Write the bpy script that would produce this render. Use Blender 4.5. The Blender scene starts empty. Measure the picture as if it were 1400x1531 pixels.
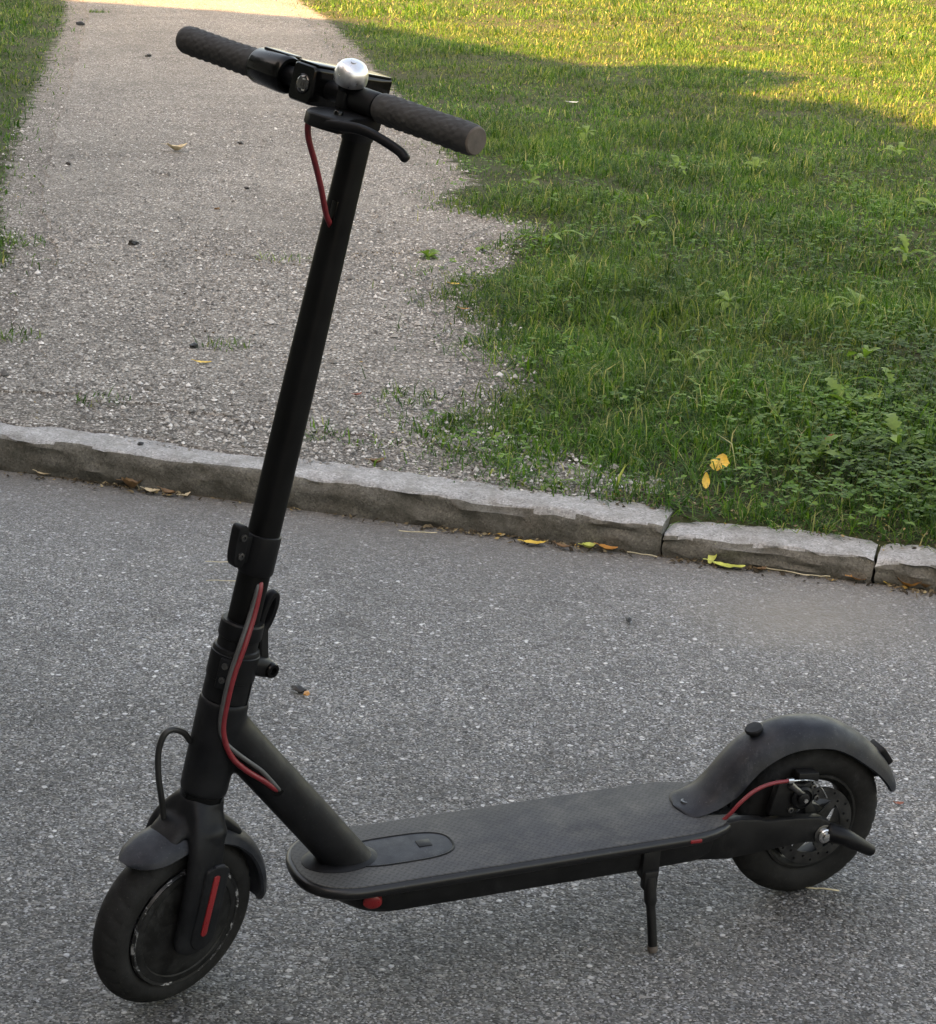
import bpy, bmesh, math, random
import numpy as np
from mathutils import Vector, Matrix, noise

# ------------------------------------------------------------------ camera, sky, sun, exposure
sc = bpy.context.scene
col = sc.collection
R = math.radians
CAM_H, PITCH, ROLL = 1.2872, 0.3184, 0.0357
cam_data = bpy.data.cameras.new('camera')
cam_data.sensor_fit = 'HORIZONTAL'
cam_data.sensor_width = 36.0
cam_data.lens = 36.0 * 3048.66 / 1400.0
cam_data.clip_start = 0.05
cam_data.clip_end = 2000
cam = bpy.data.objects.new('camera', cam_data)
col.objects.link(cam)
_f = Vector((0, math.cos(PITCH), -math.sin(PITCH)))
_u = Vector((0, math.sin(PITCH), math.cos(PITCH)))
_r = Vector((1, 0, 0))
_r2 = _r * math.cos(ROLL) + _u * math.sin(ROLL)
_u2 = _u * math.cos(ROLL) - _r * math.sin(ROLL)
cam.matrix_world = Matrix(((_r2.x, _u2.x, -_f.x, 0), (_r2.y, _u2.y, -_f.y, 0), (_r2.z, _u2.z, -_f.z, CAM_H), (0, 0, 0, 1)))
sc.camera = cam

SUN_ELEV = R(32)
SUN_TRAVEL = Vector((0.84, 0.54, 0)).normalized()          # horizontal direction the sunlight travels
sun_pos_dir = Vector((-SUN_TRAVEL.x * math.cos(SUN_ELEV), -SUN_TRAVEL.y * math.cos(SUN_ELEV), math.sin(SUN_ELEV)))
world = bpy.data.worlds.new('World')
sc.world = world
world.use_nodes = True
wn = world.node_tree
wn.nodes.clear()
sky = wn.nodes.new('ShaderNodeTexSky')
sky.sky_type = 'NISHITA'
sky.sun_disc = False
sky.sun_elevation = SUN_ELEV
sky.sun_rotation = math.atan2(sun_pos_dir.x, sun_pos_dir.y)
sky.dust_density = 3.0
sky.ozone_density = 1.0
bg = wn.nodes.new('ShaderNodeBackground')
bg.inputs['Strength'].default_value = 0.125
wo = wn.nodes.new('ShaderNodeOutputWorld')
wn.links.new(sky.outputs[0], bg.inputs[0])
wn.links.new(bg.outputs[0], wo.inputs[0])

sd = bpy.data.lights.new('sun', 'SUN')
sd.energy = 5.0
sd.angle = R(0.55)
sd.color = (1.0, 0.64, 0.34)
sun = bpy.data.objects.new('sun', sd)
sun.rotation_euler = sun_pos_dir.to_track_quat('Z', 'Y').to_euler()
sun.location = (-20, -10, 20)
col.objects.link(sun)

sc.view_settings.view_transform = 'Standard'
sc.view_settings.look = 'None'
sc.view_settings.gamma = 1.0
sc.view_settings.use_curve_mapping = False
sc.view_settings.exposure = 2.95
try:
    sc.view_settings.use_white_balance = True              # the camera was balanced for open shade
    sc.view_settings.white_balance_temperature = 10700
    sc.view_settings.white_balance_tint = 14
except Exception:
    pass
sc.cycles.max_bounces = 6
sc.cycles.use_denoising = True

rng = random.Random(7)
nrng = np.random.default_rng(11)


# ------------------------------------------------------------------ helpers
def tag(o, label=None, cat=None, group=None, kind=None):
    if label: o['label'] = label
    if cat: o['category'] = cat
    if group: o['group'] = group
    if kind: o['kind'] = kind
    return o


def link(name, me, material=None, parent=None, smooth=30):
    if material is not None and len(me.materials) == 0:
        me.materials.append(material)
    if smooth:
        me.polygons.foreach_set('use_smooth', [True] * len(me.polygons))
        try:
            me.set_sharp_from_angle(angle=R(smooth))
        except Exception:
            pass
    o = bpy.data.objects.new(name, me)
    col.objects.link(o)
    if parent is not None:
        o.parent = parent
    return o


def empty(name, loc=(0, 0, 0), rot=(0, 0, 0), parent=None):
    o = bpy.data.objects.new(name, None)
    o.empty_display_size = 0.05
    o.location = loc
    o.rotation_euler = rot
    o.parent = parent
    col.objects.link(o)
    return o


def bm_mesh(bm, name='mesh', fix=True):
    if fix:
        bmesh.ops.recalc_face_normals(bm, faces=bm.faces[:])
    me = bpy.data.meshes.new(name)
    bm.to_mesh(me)
    bm.free()
    return me


def np_mesh(name, verts, tris):
    verts = np.asarray(verts, dtype=np.float32).reshape(-1, 3)
    tris = np.asarray(tris, dtype=np.int32).reshape(-1, 3)
    me = bpy.data.meshes.new(name)
    me.vertices.add(len(verts))
    me.vertices.foreach_set('co', verts.ravel())
    me.loops.add(len(tris) * 3)
    me.loops.foreach_set('vertex_index', tris.ravel())
    me.polygons.add(len(tris))
    me.polygons.foreach_set('loop_start', np.arange(0, len(tris) * 3, 3, dtype=np.int32))
    me.polygons.foreach_set('loop_total', np.full(len(tris), 3, dtype=np.int32))
    me.update(calc_edges=True)
    return me


def loft(bm, rings, cap=True, closed=True, loop=False):
    """rings: lists of points, all of one length"""
    vs = [[bm.verts.new(p) for p in r] for r in rings]
    n = len(vs[0])
    m = len(vs)
    for i in range(m if loop else m - 1):
        a, b = vs[i], vs[(i + 1) % m]
        for j in range(n if closed else n - 1):
            k = (j + 1) % n
            try:
                bm.faces.new((a[j], a[k], b[k], b[j]))
            except ValueError:
                pass
    if cap and not loop and closed:
        for r in (vs[0], vs[-1]):
            try:
                bm.faces.new(r)
            except ValueError:
                pass
    return vs


def frames(pts, up=Vector((0, 0, 1)), loop=False):
    """tangents and transported normals along a polyline"""
    P = [Vector(p) for p in pts]
    n = len(P)
    T = []
    for i in range(n):
        if loop:
            t = P[(i + 1) % n] - P[i - 1]
        else:
            t = P[min(i + 1, n - 1)] - P[max(i - 1, 0)]
        T.append(t.normalized())
    u = Vector(up)
    u = (u - T[0] * u.dot(T[0]))
    if u.length < 1e-4:
        u = T[0].orthogonal()
    u.normalize()
    out = []
    for i in range(n):
        u = (u - T[i] * u.dot(T[i])).normalized()
        out.append((P[i], T[i], u.copy(), T[i].cross(u)))
    return out


def catmull(pts, k=8):
    P = [Vector(p) for p in pts]
    P = [P[0] * 2 - P[1]] + P + [P[-1] * 2 - P[-2]]
    out = []
    for i in range(1, len(P) - 2):
        p0, p1, p2, p3 = P[i - 1:i + 3]
        for j in range(k):
            t = j / k
            out.append(0.5 * ((2 * p1) + (p2 - p0) * t + (2 * p0 - 5 * p1 + 4 * p2 - p3) * t * t + (3 * p1 - p0 - 3 * p2 + p3) * t ** 3))
    out.append(P[-2])
    return out


def sweep(bm, pts, ru, rv=None, n=16, up=(0, 0, 1), power=2.0, loop=False, cap=True, round_ends=False):
    """ru / rv: half sizes along the transported normal / binormal: number or list"""
    F = frames(pts, Vector(up), loop)
    m = len(F)
    rv = ru if rv is None else rv
    gu = (lambda i: ru[i]) if hasattr(ru, '__len__') else (lambda i: ru)
    gv = (lambda i: rv[i]) if hasattr(rv, '__len__') else (lambda i: rv)
    rings = []

    def ring(p, u, v, a, b):
        rr = []
        for j in range(n):
            t = 2 * math.pi * j / n
            c, s = math.cos(t), math.sin(t)
            cc = math.copysign(abs(c) ** (2 / power), c)
            ss = math.copysign(abs(s) ** (2 / power), s)
            rr.append(p + u * (a * cc) + v * (b * ss))
        return rr
    if round_ends and not loop:
        p, t, u, v = F[0]
        for q in (0.02, 0.35, 0.7):
            w = math.sqrt(1 - (1 - q) ** 2)
            rings.append(ring(p - t * (gu(0) * (1 - q) * 0.8), u, v, gu(0) * w, gv(0) * w))
    for i, (p, t, u, v) in enumerate(F):
        rings.append(ring(p, u, v, gu(i), gv(i)))
    if round_ends and not loop:
        p, t, u, v = F[-1]
        for q in (0.7, 0.35, 0.02):
            w = math.sqrt(1 - (1 - q) ** 2)
            rings.append(ring(p + t * (gu(m - 1) * (1 - q) * 0.8), u, v, gu(m - 1) * w, gv(m - 1) * w))
    loft(bm, rings, cap=cap, loop=loop)


def lathe(bm, centre, axis, profile, n=48, cap=True):
    """profile: (radius, distance along axis)"""
    c = Vector(centre)
    ax = Vector(axis).normalized()
    u = ax.orthogonal().normalized()
    v = ax.cross(u)
    rings = [[c + ax * h + (u * math.cos(2 * math.pi * j / n) + v * math.sin(2 * math.pi * j / n)) * max(r, 1e-5) for j in range(n)] for r, h in profile]
    loft(bm, rings, cap=cap)


def box(bm, c, ex, ey, ez, sx, sy, sz, bevel=0.0, seg=2):
    """box with half sizes along three axes, bevelled"""
    c, ex, ey, ez = Vector(c), Vector(ex).normalized(), Vector(ey).normalized(), Vector(ez).normalized()
    t = bmesh.new()
    bmesh.ops.create_cube(t, size=2)
    for v in t.verts:
        v.co = Vector((v.co.x * sx, v.co.y * sy, v.co.z * sz))
    if bevel:
        bmesh.ops.bevel(t, geom=t.edges[:], offset=bevel, segments=seg, affect='EDGES', profile=0.5)
    off = len(bm.verts)
    m = {}
    for v in t.verts:
        m[v] = bm.verts.new(c + ex * v.co.x + ey * v.co.y + ez * v.co.z)
    for f in t.faces:
        bm.faces.new([m[v] for v in f.verts])
    t.free()


def plate(bm, poly, d0, d1, fn, bevel=0.0):
    """outline poly [(p, q)] extruded from d0 to d1; fn(p, q, d) gives the point. Edges eased by an inset ring."""
    n = len(poly)
    cx = sum(p for p, q in poly) / n
    area = sum(poly[i][0] * poly[(i + 1) % n][1] - poly[(i + 1) % n][0] * poly[i][1] for i in range(n))
    sgn = 1 if area > 0 else -1

    def inset(k):
        out = []
        for i in range(n):
            a, b, c = poly[i - 1], poly[i], poly[(i + 1) % n]
            d = Vector((c[0] - a[0], c[1] - a[1]))
            if d.length < 1e-9:
                out.append(b)
                continue
            d.normalize()
            nn = Vector((-d.y, d.x)) * sgn
            out.append((b[0] + nn.x * k, b[1] + nn.y * k))
        return out
    s = 1 if d1 > d0 else -1
    if bevel:
        lev = [(bevel, d0), (bevel * .3, d0 + s * bevel * .3), (0, d0 + s * bevel), (0, d1 - s * bevel), (bevel * .3, d1 - s * bevel * .3), (bevel, d1)]
    else:
        lev = [(0, d0), (0, d1)]
    loft(bm, [[fn(p, q, d) for p, q in inset(k)] for k, d in lev])


def fuse(bm, voxel, smooth_iter=6, name='fused'):
    """voxel-remesh a set of overlapping closed shapes into one skin with soft fillets"""
    me = bm_mesh(bm, name)
    o = bpy.data.objects.new('fusing', me)
    col.objects.link(o)
    m = o.modifiers.new('r', 'REMESH')
    m.mode = 'VOXEL'
    m.voxel_size = voxel
    s = o.modifiers.new('s', 'SMOOTH')
    s.iterations = smooth_iter
    s.factor = 0.5
    dg = bpy.context.evaluated_depsgraph_get()
    out = bpy.data.meshes.new_from_object(o.evaluated_get(dg))
    bpy.data.objects.remove(o)
    bpy.data.meshes.remove(me)
    out.name = name
    out.materials.clear()
    return out


# ------------------------------------------------------------------ materials
class NT:
    def __init__(self, name):
        self.m = bpy.data.materials.new(name)
        self.m.use_nodes = True
        self.t = self.m.node_tree
        self.t.nodes.clear()
        self.out = self.n('ShaderNodeOutputMaterial')
        self.tc = self.n('ShaderNodeTexCoord').outputs['Object']

    def n(self, kind, **kw):
        x = self.t.nodes.new(kind)
        for k, v in kw.items():
            setattr(x, k, v)
        return x

    def set(self, sock, v):
        if isinstance(v, bpy.types.NodeSocket):
            self.t.links.new(v, sock)
        elif isinstance(v, (tuple, list)) and len(v) == 3 and sock.type == 'RGBA':
            sock.default_value = (*v, 1)
        else:
            sock.default_value = v

    def noise(self, scale, detail=4, rough=0.55, vec=None, out=0, distortion=0.0):
        x = self.n('ShaderNodeTexNoise')
        self.set(x.inputs['Vector'], vec or self.tc)
        x.inputs['Scale'].default_value = scale
        x.inputs['Detail'].default_value = detail
        x.inputs['Roughness'].default_value = rough
        x.inputs['Distortion'].default_value = distortion
        return x.outputs[out]

    def voronoi(self, scale, vec=None, feature='F1', rand=1.0):
        x = self.n('ShaderNodeTexVoronoi', feature=feature)
        self.set(x.inputs['Vector'], vec or self.tc)
        x.inputs['Scale'].default_value = scale
        x.inputs['Randomness'].default_value = rand
        return x

    def ramp(self, fac, stops, interp='LINEAR'):
        x = self.n('ShaderNodeValToRGB')
        x.color_ramp.interpolation = interp
        el = x.color_ramp.elements
        while len(el) < len(stops):
            el.new(0.5)
        for e, (p, c) in zip(el, stops):
            e.position = p
            e.color = (c, c, c, 1) if not hasattr(c, '__len__') else (*c, 1)
        self.set(x.inputs[0], fac)
        return x.outputs[0]

    def mix(self, fac, a, b, mode='MIX'):
        x = self.n('ShaderNodeMix', data_type='RGBA', blend_type=mode)
        self.set(x.inputs[0], fac)
        self.set(x.inputs[6], a)
        self.set(x.inputs[7], b)
        return x.outputs[2]

    def math(self, op, a, b=0.0, c=0.0, clamp=False):
        x = self.n('ShaderNodeMath', operation=op, use_clamp=clamp)
        self.set(x.inputs[0], a)
        self.set(x.inputs[1], b)
        self.set(x.inputs[2], c)
        return x.outputs[0]

    def map(self, vec=None, scale=(1, 1, 1), rot=(0, 0, 0), loc=(0, 0, 0)):
        x = self.n('ShaderNodeMapping')
        self.set(x.inputs['Vector'], vec or self.tc)
        x.inputs['Scale'].default_value = scale
        x.inputs['Rotation'].default_value = rot
        x.inputs['Location'].default_value = loc
        return x.outputs[0]

    def sep(self, vec):
        x = self.n('ShaderNodeSeparateXYZ')
        self.set(x.inputs[0], vec)
        return x.outputs

    def bump(self, h, strength=0.5, dist=0.002, normal=None):
        x = self.n('ShaderNodeBump')
        x.inputs['Strength'].default_value = strength
        x.inputs['Distance'].default_value = dist
        self.set(x.inputs['Height'], h)
        if normal is not None:
            self.set(x.inputs['Normal'], normal)
        return x.outputs[0]

    def bsdf(self, color, rough=0.5, metal=0.0, normal=None, spec=0.5, coat=0.0, trans=None):
        x = self.n('ShaderNodeBsdfPrincipled')
        self.set(x.inputs['Base Color'], color)
        self.set(x.inputs['Roughness'], rough)
        self.set(x.inputs['Metallic'], metal)
        self.set(x.inputs['Specular IOR Level'], spec)
        x.inputs['Coat Weight'].default_value = coat
        if normal is not None:
            self.set(x.inputs['Normal'], normal)
        sh = x.outputs[0]
        if trans is not None:
            tl = self.n('ShaderNodeBsdfTranslucent')
            self.set(tl.inputs[0], trans)
            mx = self.n('ShaderNodeMixShader')
            mx.inputs[0].default_value = 0.38
            self.t.links.new(sh, mx.inputs[1])
            self.t.links.new(tl.outputs[0], mx.inputs[2])
            sh = mx.outputs[0]
        self.t.links.new(sh, self.out.inputs[0])
        return self.m


def plain(name, c, rough=0.5, metal=0.0, spec=0.5, var=0.25, scale=60, bump=0.0, bscale=900, dust=None, coat=0.0):
    """a painted / moulded surface: slight tone drift, fine grain, optional dusty patches"""
    m = NT(name)
    f = m.noise(scale, 5, 0.6)
    cc = m.ramp(f, [(0.3, tuple(x * (1 - var) for x in c)), (0.7, tuple(x * (1 + var) for x in c))])
    r = m.ramp(m.noise(scale * 0.7, 4), [(0.3, max(rough - 0.1, 0.02)), (0.7, min(rough + 0.12, 1))])
    if dust:
        dcol, amount, dscale = dust
        d = m.ramp(m.noise(dscale, 8, 0.7), [(0.42, 0.0), (0.72, amount)])
        cc = m.mix(d, cc, dcol)
        sp = m.ramp(m.noise(420, 3, 0.7), [(0.63, 0.0), (0.72, min(1.0, amount * 2.2))])
        cc = m.mix(sp, cc, dcol)
        sm = m.ramp(m.noise(26, 9, 0.78, vec=m.map(scale=(1.0, 1.0, 0.35), rot=(0.3, 0.5, 0.2))), [(0.56, 0.0), (0.70, min(1.0, amount * 1.6))])
        cc = m.mix(sm, cc, dcol)
        sx = m.ramp(m.noise(34, 6, 0.8, vec=m.map(scale=(9.0, 9.0, 0.8), rot=(0.2, -0.25, 0.4))), [(0.735, 0.0), (0.75, min(1.0, amount * 4))])
        cc = m.mix(sx, cc, (0.22, 0.22, 0.22))
    nrm = m.bump(m.noise(bscale, 3), bump, 0.0006) if bump else None
    return m.bsdf(cc, r, metal, nrm, spec, coat)


DUST = (0.145, 0.145, 0.145)
M = {}
M['frame'] = plain('matt_black_paint', (0.0046, 0.0050, 0.0060), 0.48, spec=0.15, dust=(DUST, 0.05, 14), bump=0.12, bscale=1600)
M['stem'] = plain('satin_black_tube', (0.0020, 0.0021, 0.0023), 0.45, spec=0.13, dust=(DUST, 0.008, 10), bump=0.08, bscale=1800)
M['plastic'] = plain('black_plastic', (0.0030, 0.0032, 0.0039), 0.44, spec=0.15, dust=(DUST, 0.03, 22), bump=0.15, bscale=1500)
M['fender'] = plain('fender_plastic', (0.0092, 0.0108, 0.0150), 0.44, spec=0.20, dust=(DUST, 0.13, 18), bump=0.2, bscale=1400)
M['gloss'] = plain('gloss_black_plastic', (0.0018, 0.0018, 0.0018), 0.16, spec=0.2, dust=(DUST, 0.01, 30))
M['rubber'] = plain('tyre_rubber', (0.0065, 0.0063, 0.006), 0.75, dust=(DUST, 0.08, 22), bump=0.3, bscale=700, spec=0.2)
M['hub'] = plain('motor_hub_cover', (0.0048, 0.0047, 0.0045), 0.5, spec=0.22, dust=(DUST, 0.12, 30), bump=0.1)
M['box'] = plain('battery_case_black', (0.0038, 0.0038, 0.0042), 0.5, spec=0.2, dust=(DUST, 0.05, 16), bump=0.15)
M['steel'] = plain('zinc_steel', (0.55, 0.55, 0.54), 0.28, metal=1.0, var=0.2)
M['dark_steel'] = plain('dark_steel', (0.12, 0.12, 0.12), 0.4, metal=1.0, var=0.4)
M['disc'] = plain('brushed_disc', (0.075, 0.075, 0.075), 0.4, metal=1.0, var=0.4)
M['red'] = plain('red_reflector', (0.18, 0.009, 0.011), 0.35, var=0.15, scale=500)
M['dark_red'] = plain('tail_lamp_lens', (0.05, 0.006, 0.007), 0.25, var=0.2)
M['red_cable'] = plain('red_cable_sheath', (0.15, 0.008, 0.013), 0.45, var=0.2, scale=120)
M['grey_cable'] = plain('grey_cable_sheath', (0.045, 0.045, 0.046), 0.5)
M['black_cable'] = plain('black_cable_sheath', (0.008, 0.008, 0.008), 0.5)
M['bell'] = plain('bell_aluminium', (0.62, 0.62, 0.63), 0.34, metal=1.0, var=0.1, scale=200)
M['lens'] = plain('headlight_lens', (0.02, 0.02, 0.02), 0.05, coat=0.5, var=0.6, scale=300)
M['chrome'] = plain('lens_glint_chrome', (0.8, 0.8, 0.8), 0.1, metal=1.0)
M['grip_end'] = plain('worn_grip_end', (0.075, 0.060, 0.050), 0.8, var=0.25, scale=90, bump=0.3)


def scuffed_material():
    m = NT('scuffed_deck_edge')
    base = m.ramp(m.noise(60, 5), [(0.3, (0.0035, 0.0035, 0.004)), (0.7, (0.006, 0.006, 0.0068))])
    s_ = m.ramp(m.noise(85, 6, 0.8), [(0.655, 0.0), (0.69, 0.8)])
    return m.bsdf(m.mix(s_, base, (0.33, 0.33, 0.33)), 0.36, 0, None, 0.4)


M['scuffed'] = scuffed_material()


def grip_material():
    m = NT('grip_rubber')
    x, y, z = m.sep(m.tc)
    # small diagonal studs around the grip
    w1 = m.n('ShaderNodeTexWave', wave_type='BANDS', bands_direction='DIAGONAL')
    m.set(w1.inputs['Vector'], m.map(scale=(1, 1, 1)))
    w1.inputs['Scale'].default_value = 48
    v = m.voronoi(170)
    h = m.math('SUBTRACT', 1.0, v.outputs['Distance'])
    c = m.ramp(m.noise(40, 5), [(0.3, (0.023, 0.0222, 0.0217)), (0.7, (0.037, 0.0355, 0.0345))])
    return m.bsdf(c, 0.72, 0, m.bump(m.mix(0.3, h, w1.outputs[0]), 0.6, 0.0015), 0.35)


M['grip'] = grip_material()


def deck_mat_material():
    m = NT('deck_rubber_mat')
    # rows of little raised dashes, two directions alternating
    p = m.map(rot=(0, 0, R(45)), scale=(150, 150, 150))
    ch = m.n('ShaderNodeTexChecker')
    m.set(ch.inputs['Vector'], p)
    ch.inputs['Scale'].default_value = 1.0
    fx = m.sep(p)
    fa = m.math('ABSOLUTE', m.math('SUBTRACT', m.math('FRACT', fx[0]), 0.5))
    fb = m.math('ABSOLUTE', m.math('SUBTRACT', m.math('FRACT', fx[1]), 0.5))
    ra = m.math('LESS_THAN', m.math('ADD', m.math('MULTIPLY', fa, 1.0), m.math('MULTIPLY', fb, 3.2)), 0.75)
    rb = m.math('LESS_THAN', m.math('ADD', m.math('MULTIPLY', fa, 3.2), m.math('MULTIPLY', fb, 1.0)), 0.75)
    h = m.mix(ch.outputs['Fac'], ra, rb)
    base = m.ramp(m.noise(9, 7, 0.65), [(0.3, (0.024, 0.0248, 0.0275)), (0.7, (0.044, 0.0455, 0.0500))])
    dust = m.math('MAXIMUM', m.ramp(m.noise(24, 9, 0.76), [(0.44, 0.0), (0.70, 0.6)]), m.ramp(m.noise(7, 9, 0.75, vec=m.map(scale=(0.5, 1.6, 1))), [(0.46, 0.0), (0.66, 0.55)]))
    # trodden grit, thicker towards the nose
    x = m.sep(m.tc)[0]
    nose = m.math('MULTIPLY', m.ramp(m.math('ADD', x, m.math('MULTIPLY', m.noise(18, 5), 0.06)), [(0.50, 0.0), (0.70, 1.0)]), 0.45)
    c = m.mix(m.math('MAXIMUM', dust, nose), base, (0.100, 0.097, 0.086))
    c = m.mix(m.math('MULTIPLY', h, 0.35), c, (0.012, 0.012, 0.013))
    sp = m.ramp(m.noise(330, 3, 0.8), [(0.68, 0.0), (0.76, 0.5)])
    c = m.mix(sp, c, (0.2, 0.19, 0.17))
    return m.bsdf(c, 0.66, 0, m.bump(h, 0.8, 0.0014), 0.28)


M['mat'] = deck_mat_material()


def rim_material():
    m = NT('scuffed_rim_edge')
    s = m.ramp(m.noise(90, 8, 0.75, distortion=0.6), [(0.56, 0.0), (0.62, 1.0)])
    c = m.mix(s, (0.006, 0.006, 0.006), (0.42, 0.42, 0.42))
    return m.bsdf(c, 0.4, m.math('MULTIPLY', s, 0.6), None)


M['rim_edge'] = rim_material()


def asphalt_material():
    m = NT('worn_asphalt')
    wob = m.n('ShaderNodeVectorMath', operation='ADD')
    m.set(wob.inputs[0], m.tc)
    nz = m.n('ShaderNodeVectorMath', operation='SCALE')
    m.set(nz.inputs[0], m.noise(90, 2, out=1))
    nz.inputs['Scale'].default_value = 0.006
    m.set(wob.inputs[1], nz.outputs[0])
    P = wob.outputs[0]
    v1 = m.voronoi(100, P)
    v2 = m.voronoi(210, P)
    v3 = m.voronoi(380, P)
    c1 = m.sep(v1.outputs['Color'])
    c2 = m.sep(v2.outputs['Color'])
    c3 = m.sep(v3.outputs['Color'])
    s1 = m.ramp(c1[0], [(0.0, 0.065), (0.50, 0.115), (0.76, 0.18), (0.90, 0.29), (0.985, 0.54)])
    s2 = m.ramp(c2[1], [(0.0, 0.040), (0.45, 0.10), (0.80, 0.19), (0.95, 0.42)])
    s3 = m.ramp(c3[2], [(0.0, 0.022), (0.6, 0.10), (0.9, 0.27)])
    in1 = m.ramp(v1.outputs['Distance'], [(0.30, 1.0), (0.42, 0.0)])
    in2 = m.ramp(v2.outputs['Distance'], [(0.34, 1.0), (0.48, 0.0)])
    pick1 = m.math('MULTIPLY', in1, m.math('GREATER_THAN', c1[1], 0.45))
    c = m.mix(in2, s3, s2)
    c = m.mix(pick1, c, s1)
    tint = m.ramp(c2[0], [(0.0, (1.06, 1.0, 0.92)), (0.5, (1.01, 1, 0.98)), (1.0, (0.98, 1.0, 1.03))])
    c = m.mix(1.0, c, tint, 'MULTIPLY')
    wear = m.ramp(m.noise(1.6, 7, 0.66), [(0.3, 0.74), (0.7, 1.24)])
    c = m.mix(1.0, c, wear, 'MULTIPLY')
    mot = m.ramp(m.noise(9, 7, 0.68), [(0.3, 0.78), (0.7, 1.2)])
    c = m.mix(1.0, c, mot, 'MULTIPLY')
    fore_shade = m.math('ADD', m.math('ADD', m.math('MULTIPLY', m.sep(m.tc)[0], -0.2809), m.math('MULTIPLY', m.math('SUBTRACT', 3.79, m.sep(m.tc)[1]), 0.9597)), m.math('MULTIPLY', m.noise(2.2, 6, 0.6), 0.8))
    c = m.mix(1.0, c, m.ramp(m.math('MULTIPLY', fore_shade, 0.5), [(0.35, 1.05), (0.75, 0.84), (1.0, 0.70)]), 'MULTIPLY')     # foreground shade painted into the colour, deeper away from the kerb
    # grit washed against the kerb: distance from the kerb line, broken by noise
    xs = m.sep(m.tc)
    dk = m.math('ADD', m.math('MULTIPLY', xs[0], -0.2809), m.math('MULTIPLY', m.math('SUBTRACT', 3.79, xs[1]), 0.9597))
    dk = m.math('ADD', dk, m.math('MULTIPLY', m.noise(5, 6, 0.65), -0.55))
    near = m.ramp(m.math('ADD', dk, 0.3), [(0.02, 0.68), (0.26, 0.34), (0.70, 0.0)])
    grit = m.ramp(m.noise(260, 4, 0.7), [(0.3, (0.11, 0.105, 0.095)), (0.7, (0.19, 0.18, 0.165))])
    c = m.mix(near, c, grit)
    # a pale patch of dried silt
    dx = m.math('SUBTRACT', xs[0], 0.60)
    dy = m.math('SUBTRACT', xs[1], 3.38)
    rr = m.math('SQRT', m.math('ADD', m.math('MULTIPLY', dx, m.math('MULTIPLY', dx, 7.0)), m.math('MULTIPLY', dy, m.math('MULTIPLY', dy, 9.0))))
    silt = m.ramp(m.math('ADD', rr, m.math('MULTIPLY', m.noise(7, 6, 0.7), 0.55)), [(0.42, 0.72), (0.92, 0.0)])
    c = m.mix(silt, c, (0.185, 0.168, 0.145))
    h = m.math('ADD', m.math('MULTIPLY', m.math('SUBTRACT', 1.0, v1.outputs['Distance']), 0.9), m.math('MULTIPLY', m.math('SUBTRACT', 1.0, v2.outputs['Distance']), 0.6))
    return m.bsdf(c, m.ramp(c1[2], [(0, 0.62), (1, 0.9)]), 0, m.bump(h, 0.75, 0.004), 0.35)


def gravel_nodes(m, dark=1.0):
    v1 = m.voronoi(105)
    v2 = m.voronoi(210)
    c1 = m.sep(v1.outputs['Color'])
    c2 = m.sep(v2.outputs['Color'])
    k = dark
    s1 = m.ramp(c1[0], [(0.0, (0.07 * k, 0.065 * k, 0.061 * k)), (0.30, (0.21 * k, 0.19 * k, 0.17 * k)), (0.75, (0.31 * k, 0.285 * k, 0.255 * k)), (0.96, (0.56 * k, 0.54 * k, 0.50 * k))])
    s2 = m.ramp(c2[1], [(0.0, (0.09 * k, 0.083 * k, 0.076 * k)), (0.5, (0.20 * k, 0.18 * k, 0.16 * k)), (0.95, (0.40 * k, 0.375 * k, 0.34 * k))])
    in1 = m.ramp(v1.outputs['Distance'], [(0.36, 1.0), (0.52, 0.0)])
    in2 = m.ramp(v2.outputs['Distance'], [(0.40, 1.0), (0.58, 0.25)])
    gap = (0.06 * k, 0.055 * k, 0.05 * k)
    c = m.mix(in2, gap, s2)
    c = m.mix(m.math('MULTIPLY', in1, m.math('GREATER_THAN', c1[2], 0.35)), c, s1)
    big = m.ramp(m.noise(0.9, 6, 0.62), [(0.3, 0.82), (0.7, 1.14)])
    c = m.mix(1.0, c, big, 'MULTIPLY')
    mid = m.ramp(m.noise(7, 6, 0.68), [(0.3, 0.85), (0.7, 1.12)])
    c = m.mix(1.0, c, mid, 'MULTIPLY')
    grit = m.ramp(m.noise(34, 5, 0.8), [(0.3, 0.74), (0.7, 1.2)])
    c = m.mix(1.0, c, grit, 'MULTIPLY')
    fines = m.ramp(m.noise(2.6, 7, 0.7), [(0.52, 0.0), (0.72, 0.35)])
    c = m.mix(fines, c, (0.235 * k, 0.22 * k, 0.196 * k))
    h = m.math('ADD', m.math('SUBTRACT', 1.0, v1.outputs['Distance']), m.math('MULTIPLY', m.math('SUBTRACT', 1.0, v2.outputs['Distance']), 0.6))
    return c, h


def gravel_material(name):
    m = NT(name)
    c, h = gravel_nodes(m)
    return m.bsdf(c, 0.9, 0, m.bump(h, 0.8, 0.004), 0.25)


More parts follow.
